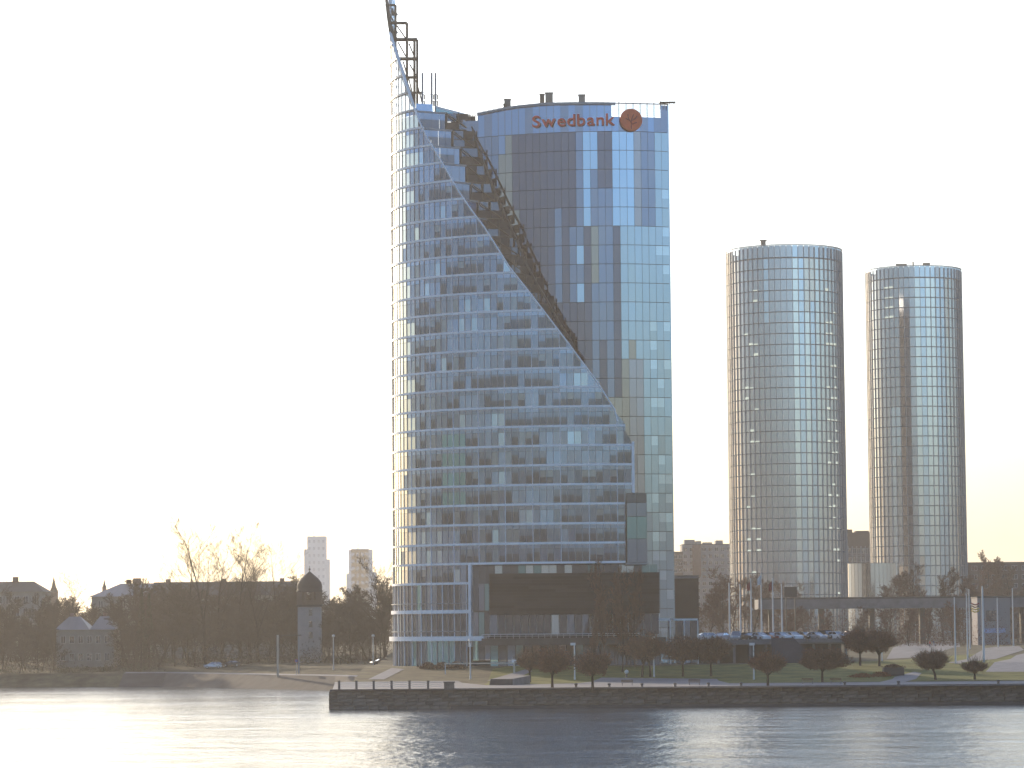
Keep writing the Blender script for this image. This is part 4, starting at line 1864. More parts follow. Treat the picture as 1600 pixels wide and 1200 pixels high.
for x in (hw * 0.2, hw * 0.78):
    b = MB()
    b.box((x, 7, rz_ - 0.2), (0.9, 0.7, 2.2), M['brick'])
    b.build('chimney', ho)
windows(ho, 0.6, hw - 0.6, (ez * 0.28, ez * 0.74), -0.02, 6, 1.0, 1.6)

# long building with metal roof behind the wood
lb = P(143, 945, 860)
lz = gl(lb.x, 860)
lo_ = thing('long_building', 'long building with blue grey metal roof behind the wood', 'building', (lb.x, 860, lz))
L1 = P(470, 945, 860).x - lb.x
ez = P(200, 932, 860).z - lz
rz_ = P(200, 911, 860).z - lz
b = MB()
b.box((L1 / 2, 9, ez / 2), (L1, 18, ez), M['plaster'])
b.build('wall', lo_)
b = MB()
b.face([(-0.6, -0.6, ez), (L1 * 0.28, -0.6, ez), (L1 * 0.28, 9, rz_), (7, 9, rz_)], M['roof_metal'])
b.face([(L1 * 0.28, -0.6, ez), (L1 + 0.6, -0.6, ez), (L1 + 0.6, 9, rz_ + 0.3), (L1 * 0.28, 9, rz_ + 0.3)], M['roof_dark'])
b.face([(-0.6, -0.6, ez), (7, 9, rz_), (-0.6, 18.6, ez)], M['roof_metal'])
b.face([(-0.6, 18.6, ez), (7, 9, rz_), (L1 + .6, 9, rz_ + .3), (L1 + 0.6, 18.6, ez)], M['roof_dark'])
b.build('roof', lo_)
for f in (0.16, 0.20, 0.35, 0.62, 0.9):
    b = MB()
    b.box((L1 * f, 8.5, rz_ + 0.5), (1.3 if f != .2 else 2.2, 1.0, 1.3 if f != .2 else 2.0), M['brick'])
    b.build('chimney', lo_)
windows(lo_, 1, L1 - 1, (ez - 2.2, ez - 5.6), -0.02, 18, 1.2, 1.9)

lb = P(-40, 945, 850)
lz = gl(lb.x, 850)
l2 = thing('far_house', 'dark roofed building with a chimney at the far left behind the wood', 'building', (lb.x, 850, lz))
L1 = P(66, 945, 850).x - lb.x
ez = P(20, 925, 850).z - lz
rz_ = P(20, 908, 850).z - lz
b = MB()
b.box((L1 / 2, 8, ez / 2), (L1, 16, ez), M['plaster'])
b.build('wall', l2)
b = MB()
b.face([(-0.5, -0.5, ez), (L1 + 0.5, -0.5, ez), (L1 - 3.5, 8, rz_), (3, 8, rz_)], M['roof_dark'])
b.face([(L1 + 0.5, -0.5, ez), (L1 + 0.5, 16.5, ez), (L1 - 3.5, 8, rz_)], M['roof_dark'])
b.face([(-0.5, 16.5, ez), (-0.5, -0.5, ez), (3, 8, rz_)], M['roof_dark'])
b.face([(L1 + 0.5, 16.5, ez), (-0.5, 16.5, ez), (3, 8, rz_), (L1 - 3.5, 8, rz_)], M['roof_dark'])
b.build('roof', l2)
b = MB()
b.box((L1 * 0.54, 7.6, rz_ + 0.5), (1.5, 1.2, 1.6), M['brick'])
b.build('chimney', l2)
windows(l2, 1, L1 - 1, (ez - 2.2, ez - 5.6), -0.02, 7, 1.2, 1.9)

for px, top, base, hw_, lab in ((84, 897, 925, 6, 'dark pointed church spire left of the small bare tree'), (163, 902, 918, 3, 'thin dark church spire above the left end of the long roof')):
    Y = 1150
    p = P(px, base, Y)
    z = 6.5
    t = thing('church_spire', lab, 'church tower', (p.x, Y, z))
    w = hw_ * 2 * Y / F
    hh = p.z - z
    b = MB()
    b.box((0, 0, hh / 2), (w, w, hh), M['brick'])
    b.build('tower_wall', t)
    th = P(px, top, Y).z - z
    b = MB()
    b.lathe((0, 0, 0), [(w * 0.62, hh), (w * 0.30, hh + (th - hh) * 0.3), (0.05, th - 0.8), (0.03, th)], M['roof_dark'], 8)
    b.build('spire', t)

# turret with onion dome
p = GL(484, 728)
tu = thing('domed_turret', 'pale square turret with dark onion dome and finial among the bare trees', 'tower', p)
Zf = lambda y: P(484, y, 728).z - p.z
w = 35 * 728 / F
b = MB()
b.box((0, 0, Zf(948) / 2), (w, w, Zf(948)), M['plaster_pale'])
b.build('shaft', tu)
for z, ww in ((Zf(975), 0.8), (Zf(957), 0.8), (Zf(992), 0.9)):
    b = MB()
    b.box((0, 0, 0), (ww, 0.1, 1.4), M['win_dark'])
    b.box((0, 0.0, -0.75), (ww + 0.3, 0.2, 0.12), M['plaster'])
    o = b.build('window', tu)
    o.location = (0.4, -w / 2 - 0.04, z)
b = MB()
b.box((0, 0, Zf(946.5)), (w + 0.7, w + 0.7, 0.45), M['roof_dark'])
b.build('cornice', tu)
# open lantern
for sx in (-1, 1):
    for sy in (-1, 1):
        b = MB()
        b.box((sx * w * 0.42, sy * w * 0.42, (Zf(946) + Zf(925)) / 2), (w * 0.24, w * 0.24, Zf(925) - Zf(946)), M['panel_brown'])
        b.build('pier', tu)
for sx in (-1, 1):
    b = MB()
    b.box((sx * w * 0.16, -w * 0.42, (Zf(946) + Zf(925)) / 2), (0.5, 0.4, Zf(925) - Zf(946)), M['panel_brown'])
    b.build('pier', tu)
b = MB()
b.box((0, 0, Zf(941)), (w * 0.8, w * 0.8, 1.0), M['panel_brown'])
b.build('lantern_floor', tu)
zb = Zf(925)
zt = Zf(893)
hD = zt - zb
b = MB()
b.lathe((0, 0, zb), [(w * 0.58, 0), (w * 0.60, hD * 0.05), (w * 0.55, hD * 0.1), (w * 0.57, hD * 0.25), (w * 0.53, hD * 0.45), (w * 0.40, hD * 0.65), (w * 0.22, hD * 0.82), (w * 0.08, hD * 0.95), (0.1, hD)], M['roof_dark'], 16)
b.build('dome', tu, smooth=True)
b = MB()
b.tube([(0, 0, zt - 0.5), (0, 0, Zf(884))], [0.14, 0.05], M['roof_dark'], 6)
b.lathe((0, 0, zt + 0.3), [(0.02, 0), (0.3, 0.25), (0.02, 0.5)], M['roof_dark'], 8)
b.build('finial', tu)

# two stepped white towers far away
for px, x0, x1, steps, lab in ((494, 475, 514, [(475, 500, 858, 0), (505, 514, 874, 0), (480, 509, 838, 1)], 'left and taller of two pale stepped towers far in the haze'),
                          (563, 541, 583, [(541, 560, 896, 0), (575, 587, 894, 0), (545, 581, 859, 1), (549, 576, 857.5, 1)], 'right and lower of two pale stepped towers far in the haze')):
    Y = 2400
    z = 7.0
    c = P(px, 900, Y)
    t = thing('far_tower', lab, 'tower block', (c.x, Y, z), 0, 'pale stepped towers far away')
    for (a, b_, top, main) in steps:
        xa, xb = P(a, 900, Y).x - c.x, P(b_, 900, Y).x - c.x
        zt = P(a, top, Y).z - z
        b = MB()
        b.box(((xa + xb) / 2, 8 + (0 if main else 2), zt / 2), (xb - xa, 16, zt), M['panel_white'])
        b.build('wing', t)
        if main:
            for r in range(9):
                for q in range(4):
                    o = link('window', pane_mesh(1.6, 2.2, 'window_hazed'), t)
                    o.location = (xa + (xb - xa) * (q + 0.5) / 4, -0.06, zt - 4 - r * 5.5)
    zt = P(px, steps[-1][2], Y).z - z
    b = MB()
    b.tube([(-2, 6, zt - 1), (-2, 6, zt + 4.5)], 0.35, M['grey_metal'], 6)
    b.build('mast', t)

# gate canopy and its posts by the left lawn
p = GL(434, 660)
gt = thing('gate_canopy', 'thin flat canopy on a pale post at the edge of the wood', 'canopy', p)
zt = P(434, 992, 660).z - p.z
b = MB()
b.box((0, 0, zt / 2), (0.42, 0.42, zt), M['beam'])
b.build('post', gt)
b = MB()
xw = P(470, 992, 660).x - p.x
b.box((xw * 0.58, 0.5, zt - 0.1), (xw * 0.9, 3, 0.22), M['roof_dark'])
b.build('roof', gt)
b = MB()
b.box((xw * 0.9, 0.5, zt / 2 - 0.2), (0.3, 0.3, zt - 0.2), M['grey_metal'])
b.build('post', gt)
p = GL(463, 655)
rs = thing('road_sign', 'small round blue and red road sign on a post under the gate canopy', 'sign', p)
b = MB()
b.tube([(0, 0, -0.1), (0, 0, 3.4)], 0.05, M['pole'], 6)
b.build('post', rs)
b = MB()
b.lathe((0, 0, 0), [(0.01, .05), (0.42, .05), (0.42, 0), (0.01, 0)], M['flag_red'], 16)
b.lathe((0, 0, 0), [(0.01, .07), (0.32, .07), (0.32, .05)], M['flag_blue'], 16)
o = b.build('disc', rs)
o.location = (0, -0.08, 3.0)
o.rotation_euler = (pi / 2, 0, 0)

# ------------------------------------------------------------------ lamps, flagpoles
def lamp(px, base, top, Y, lab, style='globe', left=False):
    p = GL(px, Y) if left else G(px, base)
    Y = p.y
    h = P(px, top, Y).z - p.z
    t = thing('street_lamp', lab, 'street lamp', p)
    b = MB()
    b.tube([(0, 0, -0.1), (0, 0, 0.5)], 0.16, M['pole'], 8)
    b.tube([(0, 0, 0.5), (0, 0, h - 0.5)], [0.13, 0.10], M['pole'], 8)
    b.build('pole', t)
    if style == 'globe':
        b = MB()
        b.lathe((0, 0, h - 0.55), [(0.05, 0), (0.26, .12), (0.36, .32), (0.30, .52), (0.12, .62), (0.02, .64)], M['globe'], 14)
        b.build('globe', t, smooth=True)
        b = MB()
        b.lathe((0, 0, h - 0.62), [(0.02, 0), (0.16, 0), (0.12, .12), (0.02, .12)], M['pole_dark'], 10)
        b.build('collar', t)
    elif style == 'box':
        b = MB()
        b.box((-0.25, 0, h - 0.25), (0.9, 0.5, 0.42), M['pole'])
        b.build('lamp_head', t)
        b = MB()
        b.box((-0.25, 0, h - 0.48), (0.8, 0.4, 0.05), M['globe'])
        b.build('lens', t)
    else:
        b = MB()
        b.tube([(0, 0, h - 0.5), (0.25, 0, h - 0.1), (1.3, 0, h)], 0.06, M['pole_dark'], 6)
        b.build('arm', t)
        b = MB()
        b.box((1.5, 0, h), (0.7, 0.3, 0.14), M['pole_dark'])
        b.build('lamp_head', t)
    return t


lamp(521, 0, 992, 668, 'globe lamp post on the left lawn right of the gate canopy', left=True)
lamp(583, 0, 992, 656, 'globe lamp post close to the left edge of the blue tower', left=True)
lamp(735, 1061, 999, 0, 'slim lamp post in front of the sail foot of the tower')
lamp(898, 1062, 1004, 0, 'lamp post between two round pruned trees near the quay', 'box')
lamp(1022, 1058, 995, 0, 'lamp post standing against the twin trunked round tree')
lamp(1178, 1062, 1004, 0, 'lamp post in front of the blue sloped wall of the parking deck', 'box')
lamp(1378, 1033, 991, 0, 'lamp post among the pair of trees right of the parking deck')
lamp(1390, 1000, 918, 0, 'tall dark street lamp with bent arm before the shorter round tower', 'arm')
lamp(1270, 998, 938, 0, 'thin pale lamp post behind the cars at the right end of the deck', 'box')
lamp(1352, 996, 946, 0, 'thin pale lamp post above the blue awning', 'box')

DECKY = 602.0
dz = P(1200, 1001, DECKY).z
flags = [(1140, 912, None, 'flagpole without flag nearest the edge of the taller round tower'), (1157, 914, None, 'second flagpole from the left in the row behind the cars'),
         (1174, 905, 'flag_red', 'flagpole with a furled maroon flag behind the cars'), (1190, 896, 'flag_white', 'tallest flagpole with a furled white flag behind the cars'),
         (1208, 905, 'flag_red', 'flagpole with a scrap of red flag behind the cars, right of the tallest'), (1222, 914, 'pole', 'rightmost dull flagpole of the row behind the cars')]


def flagpole(px, top, Y, z, flag, lab, group, r=0.19):
    p = P(px, 985, Y)
    t = thing('flagpole', lab, 'flagpole', (p.x, Y, z), 0, group)
    h = P(px, top, Y).z - z
    b = MB()
    b.tube([(0, 0, -0.1), (0, 0, h)], [r, r * 0.6], M['pole'], 8)
    b.build('pole', t)
    b = MB()
    b.lathe((0, 0, h), [(0.02, 0), (0.14, 0.1), (0.02, 0.22)], M['pole'], 8)
    b.build('finial', t)
    if flag and flag != 'pole':
        b = MB()
        for i in range(5):
            x0, x1 = -0.1 - i * 0.14, -0.1 - (i + 1) * 0.14
            y0, y1 = 0.12 * sin(i * 1.7), 0.12 * sin((i + 1) * 1.7)
            b.face([(x0, y0, h - 0.4 - i * 0.14), (x1, y1, h - 0.5 - i * 0.2), (x1, y1, h - 2.3 - i * 0.1), (x0, y0, h - 2.4)], M[flag])
        b.build('flag', t)
    return t


for px, top, fl, lab in flags:
    flagpole(px, top, 655, dz, fl, lab, 'flagpoles behind the parking deck')
right_poles = [(1492, 935, 1037, 'right garden flagpole nearest the mound of brown bush'), (1511, 930, 1032, 'flagpole beside the path, second of the right garden group'),
               (1515, 922, 1014, 'flagpole with chevron ornament at its right'), (1536, 917, 1035, 'thick pale flagpole in front of the grey block'),
               (1559, 935, 1011, 'flagpole with white fittings before the grey block'), (1583, 920, 1010, 'rightmost flagpole at the edge of the forecourt')]
for px, top, base, lab in right_poles:
    q = G(px, base)
    t = flagpole(px, top, q.y, q.z, None, lab, 'flagpoles in the right garden', 0.26 if px == 1536 else 0.17)
    if px == 1515:
        b = MB()
        h = P(px, 945, q.y).z - q.z
        for i, mm in enumerate(('flag_red', 'steel', 'flag_yellow', 'flag_yellow')):
            for sx in (-1, 1):
                b.tube([(1.4 + sx * 0.9, 0, h - i * 0.55 + 0.35), (1.4, 0, h - i * 0.55 - 0.1)], 0.14, M[mm], 4)
        b.tube([(0, 0, h), (2.3, 0, h + 0.3)], 0.05, M['pole'], 5)
        b.build('chevron', t)

# ------------------------------------------------------------------ parking deck with cars
X0, X1 = P(1040, 1001, DECKY).x, P(1330, 1001, DECKY).x
dk = thing('parking_deck', 'raised concrete parking deck with cars on top and dark openings below', 'parking deck', (X0, DECKY, gz(DECKY)))
L1 = X1 - X0
hz = dz - gz(DECKY)
b = MB()
b.box((L1 / 2, 35, hz - 0.35), (L1, 70, 0.7), M['concrete'])
b.build('deck_slab', dk)
b = MB()
b.box((L1 / 2, 40, hz / 2 - 0.4), (L1 - 2, 62, hz - 0.75), M['concrete_dark'])
b.build('back_wall', dk)
for i in range(12):
    b = MB()
    b.box((1 + (L1 - 2) * i / 11, 1.0, hz / 2 - 0.4), (0.5, 0.5, hz - 0.7), M['concrete'])
    b.build('column', dk)
b = MB()
b.box((L1 / 2, 0.15, hz + 0.12), (L1, 0.25, 0.26), M['concrete'])
b.build('kerb', dk)
# blue sloping wall of the ramp
b = MB()
xa, xb, xc = [P(x, 1001, DECKY - 2).x - X0 for x in (1205, 1262, 1240)]
zb = P(1205, 1032, DECKY - 2).z - gz(DECKY)
b.face([(xa, -2, -0.2), (xb, -2, -0.2), (xb, -2, hz * 0.5), (xc, -2, hz + 0.5), (xa, -2, hz + 0.5)], M['slate_wall'])
b.face([(xb, -2, -0.2), (xb + 0.1, 6, -0.2), (xb + 0.1, 6, hz * .5), (xb, -2, hz * 0.5)], M['slate_wall'])
b.face([(xb, -2, hz * .5), (xb + .1, 6, hz * .5), (xc, 6, hz + .5), (xc, -2, hz + .5)], M['slate_wall'])
b.build('ramp_wall', dk)
# pale rounded parapet right
b = MB()
xa, xb = [P(x, 1001, DECKY - 1).x - X0 for x in (1262, 1320)]
b.box(((xa + xb) / 2, -0.6, hz - 0.1), (xb - xa, 0.8, 0.6), M['concrete'])
b.build('parapet', dk)


def make_car(name, paint, lab, kind='hatch'):
    t = thing(name, lab, 'car', (0, 0, 0), 0, 'cars parked on the deck')
    W = 1.78
    b = MB()
    side = [(-2.1, .28), (2.1, .28), (2.16, .6), (2.05, .82), (1.05, .98), (-1.75, 1.02), (-2.12, .92), (-2.18, .55)]
    ys = (-W / 2, W / 2)
    ins = lambda z: 0.10 if z > 0.9 else (0.06 if z < 0.35 else 0.0)
    Lp = [(x, -W / 2 + ins(z), z) for x, z in side]
    Rp = [(x, W / 2 - ins(z), z) for x, z in side]
    b.face(Lp, paint)
    b.face(Rp[::-1], paint)
    for i in range(len(side)):
        j = (i + 1) % len(side)
        b.face([Lp[j], Lp[i], Rp[i], Rp[j]], paint)
    b.build('body', t)
    # greenhouse
    if kind == 'hatch':
        low = [(1.15, .97), (-2.0, 1.0)]
        hi = [(0.25, 1.46), (-1.55, 1.44)]
    elif kind == 'suv':
        low = [(1.05, 1.0), (-2.05, 1.02)]
        hi = [(0.35, 1.68), (-1.85, 1.66)]
    else:
        low = [(1.0, .97), (-1.75, 1.0)]
        hi = [(0.2, 1.42), (-1.0, 1.41)]
    wl, wh = W / 2 - 0.10, W / 2 - 0.26
    f0, r0, f1, r1 = low[0], low[1], hi[0], hi[1]
    A = [(f0[0], s * wl, f0[1]) for s in (-1, 1)]
    B_ = [(r0[0], s * wl, r0[1]) for s in (-1, 1)]
    C = [(f1[0], s * wh, f1[1]) for s in (-1, 1)]
    D_ = [(r1[0], s * wh, r1[1]) for s in (-1, 1)]
    b = MB()
    b.face([A[0], A[1], C[1], C[0]], M['car_glass'])
    b.build('windscreen', t)
    b = MB()
    b.face([B_[1], B_[0], D_[0], D_[1]], M['car_glass'])
    b.build('rear_window', t)
    for s in (0, 1):
        b = MB()
        b.face([B_[s], A[s], C[s], D_[s]], M['car_glass'])
        b.build('side_window', t)
    b = MB()
    b.box(((f1[0] + r1[0]) / 2, 0, (f1[1] + r1[1]) / 2 + 0.02), (f1[0] - r1[0] + 0.12, wh * 2 + 0.06, 0.07), paint)
    for s in (0, 1):
        for a_, c_ in ((A[s], C[s]), (B_[s], D_[s])):
            b.tube([a_, c_], 0.05, paint, 4)
        m0 = Vector(A[s]).lerp(Vector(B_[s]), 0.5)
        m1 = Vector(C[s]).lerp(Vector(D_[s]), 0.45)
        b.tube([m0, m1], 0.045, paint, 4)
    b.build('roof', t)
    for x in (1.35, -1.3):
        for s in (-1, 1):
            b = MB()
            b.lathe((0, 0, 0), [(0.2, 0.1), (0.3, 0.11), (0.325, 0.06), (0.325, -0.1), (0.01, -0.1)], M['tyre'], 14)
            w_ = b.build('wheel', t)
            w_.location = (x, s * (W / 2 - 0.09), 0.325)
            w_.rotation_euler = (-s * pi / 2, 0, 0)
            b = MB()
            b.lathe((0, 0, 0), [(0.01, 0.09), (0.19, 0.10), (0.21, 0.07)], M['car_silver'], 10)
            b.build('rim', w_)
    for s in (-1, 1):
        b = MB()
        b.box((2.08, s * 0.66, 0.70), (0.12, 0.34, 0.14), M['globe'])
        b.build('headlight', t)
        b = MB()
        b.box((-2.13, s * 0.68, 0.80), (0.1, 0.26, 0.16), M['car_red'])
        b.build('tail_light', t)
    return t


car_spec = [(1100, 'car_white', 'hatch', 3, 192, 'white hatchback seen from the side, leftmost car on the parking deck'),
            (1127, 'car_blue', 'sedan', 8, 240, 'dark blue car just right of the leftmost white hatchback'),
            (1150, 'car_silver', 'suv', 3, 262, 'silver car with a tall roof facing the river'),
            (1169, 'car_dark', 'sedan', 5, 300, 'dark saloon below the maroon flag'),
            (1187, 'car_white', 'sedan', 4, 302, 'white saloon parked below the tallest flagpole'),
            (1204, 'car_red', 'hatch', 5, 298, 'dark red hatchback in the middle of the parked row'),
            (1221, 'car_white', 'sedan', 4, 303, 'white saloon in front of the rightmost flagpole of the row'),
            (1238, 'car_white', 'hatch', 4, 300, 'white hatchback above the dark blue ramp wall'),
            (1257, 'car_dark', 'hatch', 6, 298, 'dark hatchback right of the white one above the ramp wall'),
            (1275, 'car_silver', 'sedan', 4, 304, 'silver saloon behind the pale parapet'),
            (1292, 'car_dark', 'suv', 6, 296, 'dark tall car near the right end of the parapet'),
            (1308, 'car_white', 'hatch', 4, 300, 'white hatchback at the right end of the parapet'),
            (1324, 'car_red', 'hatch', 9, 190, 'dark red car partly behind the round tree right of the deck')]
for px, pt, kd, dy, rot, lab in car_spec:
    c = make_car('parked_car', M[pt], lab, kd)
    Y = DECKY + dy
    c.location = (P(px, 990, Y).x, Y, dz)
    c.rotation_euler = (0, 0, radians(rot))
    c.scale = (1.12, 1.12, 1.12)
cl = make_car('parked_car', M['car_dark'], 'dark car parked on the bank beside the sail foot of the tower', 'sedan')
del cl['group']
p = GL(594, 668)
cl.location = p
cl.rotation_euler = (0, 0, radians(205))
cl = make_car('parked_car', M['car_silver'], 'silver car under the trees below the tallest bare tree', 'hatch')
del cl['group']
cl.location = GL(333, 716)
cl.rotation_euler = (0, 0, radians(182))
cl = make_car('parked_car', M['car_dark'], 'dark car under the trees right of the silver one', 'sedan')
del cl['group']
cl.location = GL(362, 719)
cl.rotation_euler = (0, 0, radians(178))

# blue awning stall and billboard behind the deck
q = G(1350, 998)
aw = thing('awning_stall', 'blue and pale striped awning roof right of the parked cars', 'stall', (P(1324, 990, q.y).x, q.y, q.z))
w = P(1374, 980, q.y).x - P(1324, 980, q.y).x
zt, zl = P(1350, 970, q.y).z - q.z, P(1350, 983, q.y).z - q.z
for i in range(5):
    b = MB()
    x0, x1 = w * i / 5, w * (i + 1) / 5
    b.face([(x0, -1.2, zl), (x1, -1.2, zl), (x1, 2.5, zt), (x0, 2.5, zt)], M['awning'] if i != 2 else M['car_white'])
    b.face([(x0, -1.2, zl - 0.35), (x1, -1.2, zl - 0.35), (x1, -1.2, zl), (x0, -1.2, zl)], M['awning'] if i != 2 else M['car_white'])
    b.build('awning_panel', aw)
for x in (0.1, w - 0.1):
    for y in (-1.1, 2.4):
        b = MB()
        b.box((x, y, (zl if y < 0 else zt) / 2), (0.12, 0.12, zl if y < 0 else zt), M['pole'])
        b.build('post', aw)
q = P(1236, 985, 760)
bb = thing('billboard', 'dark rectangular billboard on posts before the foot of the taller round tower', 'billboard', (q.x, 760, gz(760)))
z0, z1 = P(1236, 933, 760).z - gz(760), P(1236, 917, 760).z - gz(760)
w = 20 * 760 / F
b = MB()
b.box((0, 0, (z0 + z1) / 2), (w, 0.3, z1 - z0), M['roof_dark'])
b.build('panel', bb)
for s in (-1, 1):
    b = MB()
    b.box((s * w * 0.35, 0.25, (z1) / 2), (0.25, 0.25, z1), M['steel'])
    b.build('post', bb)

# ------------------------------------------------------------------ buildings on the right
def block(name, lab, px0, px1, top, Y, depth, wall, roofbits=(), rows=0, cols=0, ww=1.4, wh=1.6, fh=3.1, cat='building', bands=None):
    a, c = P(px0, 950, Y), P(px1, 950, Y)
    z = gz(Y)
    t = thing(name, lab, cat, (a.x, Y, z))
    L_ = c.x - a.x
    H = P((px0 + px1) / 2, top, Y).z - z
    b = MB()
    b.box((L_ / 2, depth / 2, H / 2), (L_, depth, H), M[wall])
    b.build('wall', t)
    b = MB()
    b.box((L_ / 2, depth / 2, H + 0.15), (L_ + 0.3, depth + 0.3, 0.3), M['concrete_dark'])
    b.build('roof', t)
    for (x0, x1, tp) in roofbits:
        xa, xb = P(x0, 900, Y).x - a.x, P(x1, 900, Y).x - a.x
        hh = P(x0, tp, Y).z - z - H
        b = MB()
        b.box(((xa + xb) / 2, depth / 2, H + hh / 2), (xb - xa, depth * 0.6, hh), M[wall])
        b.build('roof_house', t)
    for r in range(rows):
        for k in range(cols):
            x = L_ * (k + 0.5) / cols
            zz = H - 2.0 - r * fh
            if zz < 1.5:
                continue
            b = f_mesh(ww, wh)
            f = link('window', b, t)
            f.location = (x, -0.02, zz)
            o = link('pane', pane_mesh(ww, wh, 'win_dark'), f)
    return t, L_, H


FM = {}


def f_mesh(w, h):
    if (w, h) not in FM:
        b = MB()
        for dx, dz_, sx, sz in ((-w / 2 - .06, 0, .12, h + .24), (w / 2 + .06, 0, .12, h + .24), (0, h / 2 + .06, w, .12), (0, -h / 2 - .06, w, .12), (0, 0, .07, h)):
            b.box((dx, -0.03, dz_), (sx, 0.14, sz), M['plaster_pale'])
        FM[(w, h)] = b.mesh('window')
    return FM[(w, h)]


t, L_, H = block('apartment_block', 'grey stepped apartment block between the blue tower and the taller round tower', 1067, 1145, 851, 1350, 16, 'panel_grey',
                 ((1071, 1087, 843), (1089, 1097, 845), (1100, 1114, 847), (1120, 1131, 844)), 10, 8, 1.5, 1.5, 3.0, 'apartment block')
b = MB()
xa, xb = P(1083, 900, 1350).x - P(1067, 900, 1350).x, P(1096, 900, 1350).x - P(1067, 900, 1350).x
b.box(((xa + xb) / 2, -0.4, H - 7), (xb - xa, 0.7, 14), M['brick'])
b.build('brick_bay', t)
block('apartment_block', 'lower reddish apartment block touching the right edge of the blue tower', 1030, 1068, 863, 1330, 14, 'panel_brown', (), 8, 5, 1.4, 1.5, 3.0, 'apartment block')
t, L_, H = block('dark_block', 'dark flat roofed block at the right foot of the blue tower', 1050, 1092, 901, 700, 14, 'black_clad', (), 0, 0)
b = MB()
b.box((L_ / 2 - 0.3, -0.2, H - 0.2), (L_ + 0.4, 0.5, 0.45), M['concrete'])
b.build('cornice', t)
t, L_, H = block('brick_building', 'brown building with pale window grid between the two round towers', 1316, 1364, 833, 1300, 14, 'panel_brown', ((1320, 1334, 827), (1340, 1360, 829)), 0, 0)
for i in range(7):
    b = MB()
    b.box((L_ * (i + 0.5) / 7, -0.12, H - 14), (0.5, 0.3, 17), M['panel_grey'])
    b.build('pier', t)
for r in range(5):
    for i in range(6):
        f = link('window', f_mesh(1.3, 2.0), t)
        f.location = (L_ * (i + 1) / 7, -0.03, H - 7.5 - r * 3.6)
        link('pane', pane_mesh(1.3, 2.0, 'win_dark'), f)
    b = MB()
    b.box((L_ / 2, -0.05, H - 9.3 - r * 3.6), (L_ - 0.4, 0.14, 0.4), M['panel_grey'])
    b.build('floor_band', t)
block('brown_block', 'long brown flat building right of the shorter round tower', 1500, 1720, 879, 1180, 20, 'panel_brown', (), 3, 14, 2.0, 1.6, 3.4)
t, L_, H = block('grey_block', 'small grey block with one dark window behind the flagpoles on the right', 1527, 1578, 934, 800, 10, 'panel_grey', (), 0, 0)
b = MB()
b.box((L_ * 0.42, -0.06, H * 0.62), (L_ * 0.3, 0.2, H * 0.22), M['win_dark'])
b.build('window', t)
b = MB()
b.box((L_ * 0.5, -0.08, H * 0.3), (L_ * 0.7, 0.2, H * 0.1), M['awning'])
b.build('banner', t)

# elevated road
a, c = P(1185, 940, 860), P(1700, 940, 860)
vz0, vz1 = P(1300, 951, 860).z, P(1300, 936, 860).z
vd = thing('viaduct', 'grey elevated road crossing in front of the round towers', 'viaduct', (a.x, 860, 5.2))
L1 = c.x - a.x
b = MB()
b.box((L1 / 2, 7, (vz0 + vz1) / 2 - 5.2), (L1, 14, vz1 - vz0), M['concrete'])
b.build('deck', vd)
b = MB()
b.box((L1 / 2, 0.0, vz1 - 5.2 + 0.25), (L1, 0.3, 0.5), M['concrete_dark'])
b.build('parapet', vd)
for i in range(7):
    b = MB()
    b.box((4 + L1 * i / 6.5, 7, (vz0 - 5.2) / 2), (1.4, 3, vz0 - 5.2), M['concrete_dark'])
    b.build('pier', vd)

# far tree line that closes the horizon
sp = []
rr2 = random.Random(5)
for i in range(420):
    x = rr2.uniform(-700, 900)
    Y = 2600 + rr2.uniform(-120, 120)
    sp.append((x, Y, 7, 9, rr2.uniform(9, 16), 26))
b = MB()
for (x, y, z, rx, h, cnt) in sp:
    for i in range(cnt):
        c = Vector((x + rr2.gauss(0, 4.5), y + rr2.gauss(0, 4.5), z + rr2.random() * h))
        s = rr2.uniform(1.2, 2.6)
        a_ = Vector((rr2.gauss(0, 1), 0.3 * rr2.gauss(0, 1), rr2.gauss(0, 1))).normalized() * s
        d_ = Vector((rr2.gauss(0, 1), 0.3 * rr2.gauss(0, 1), rr2.gauss(0, 1))).normalized() * s
        b.face([c - a_, c + d_, c + a_ * 0.8 - d_ * 0.3], M['twig'])
b.build('far_wood')['kind'] = 'stuff'

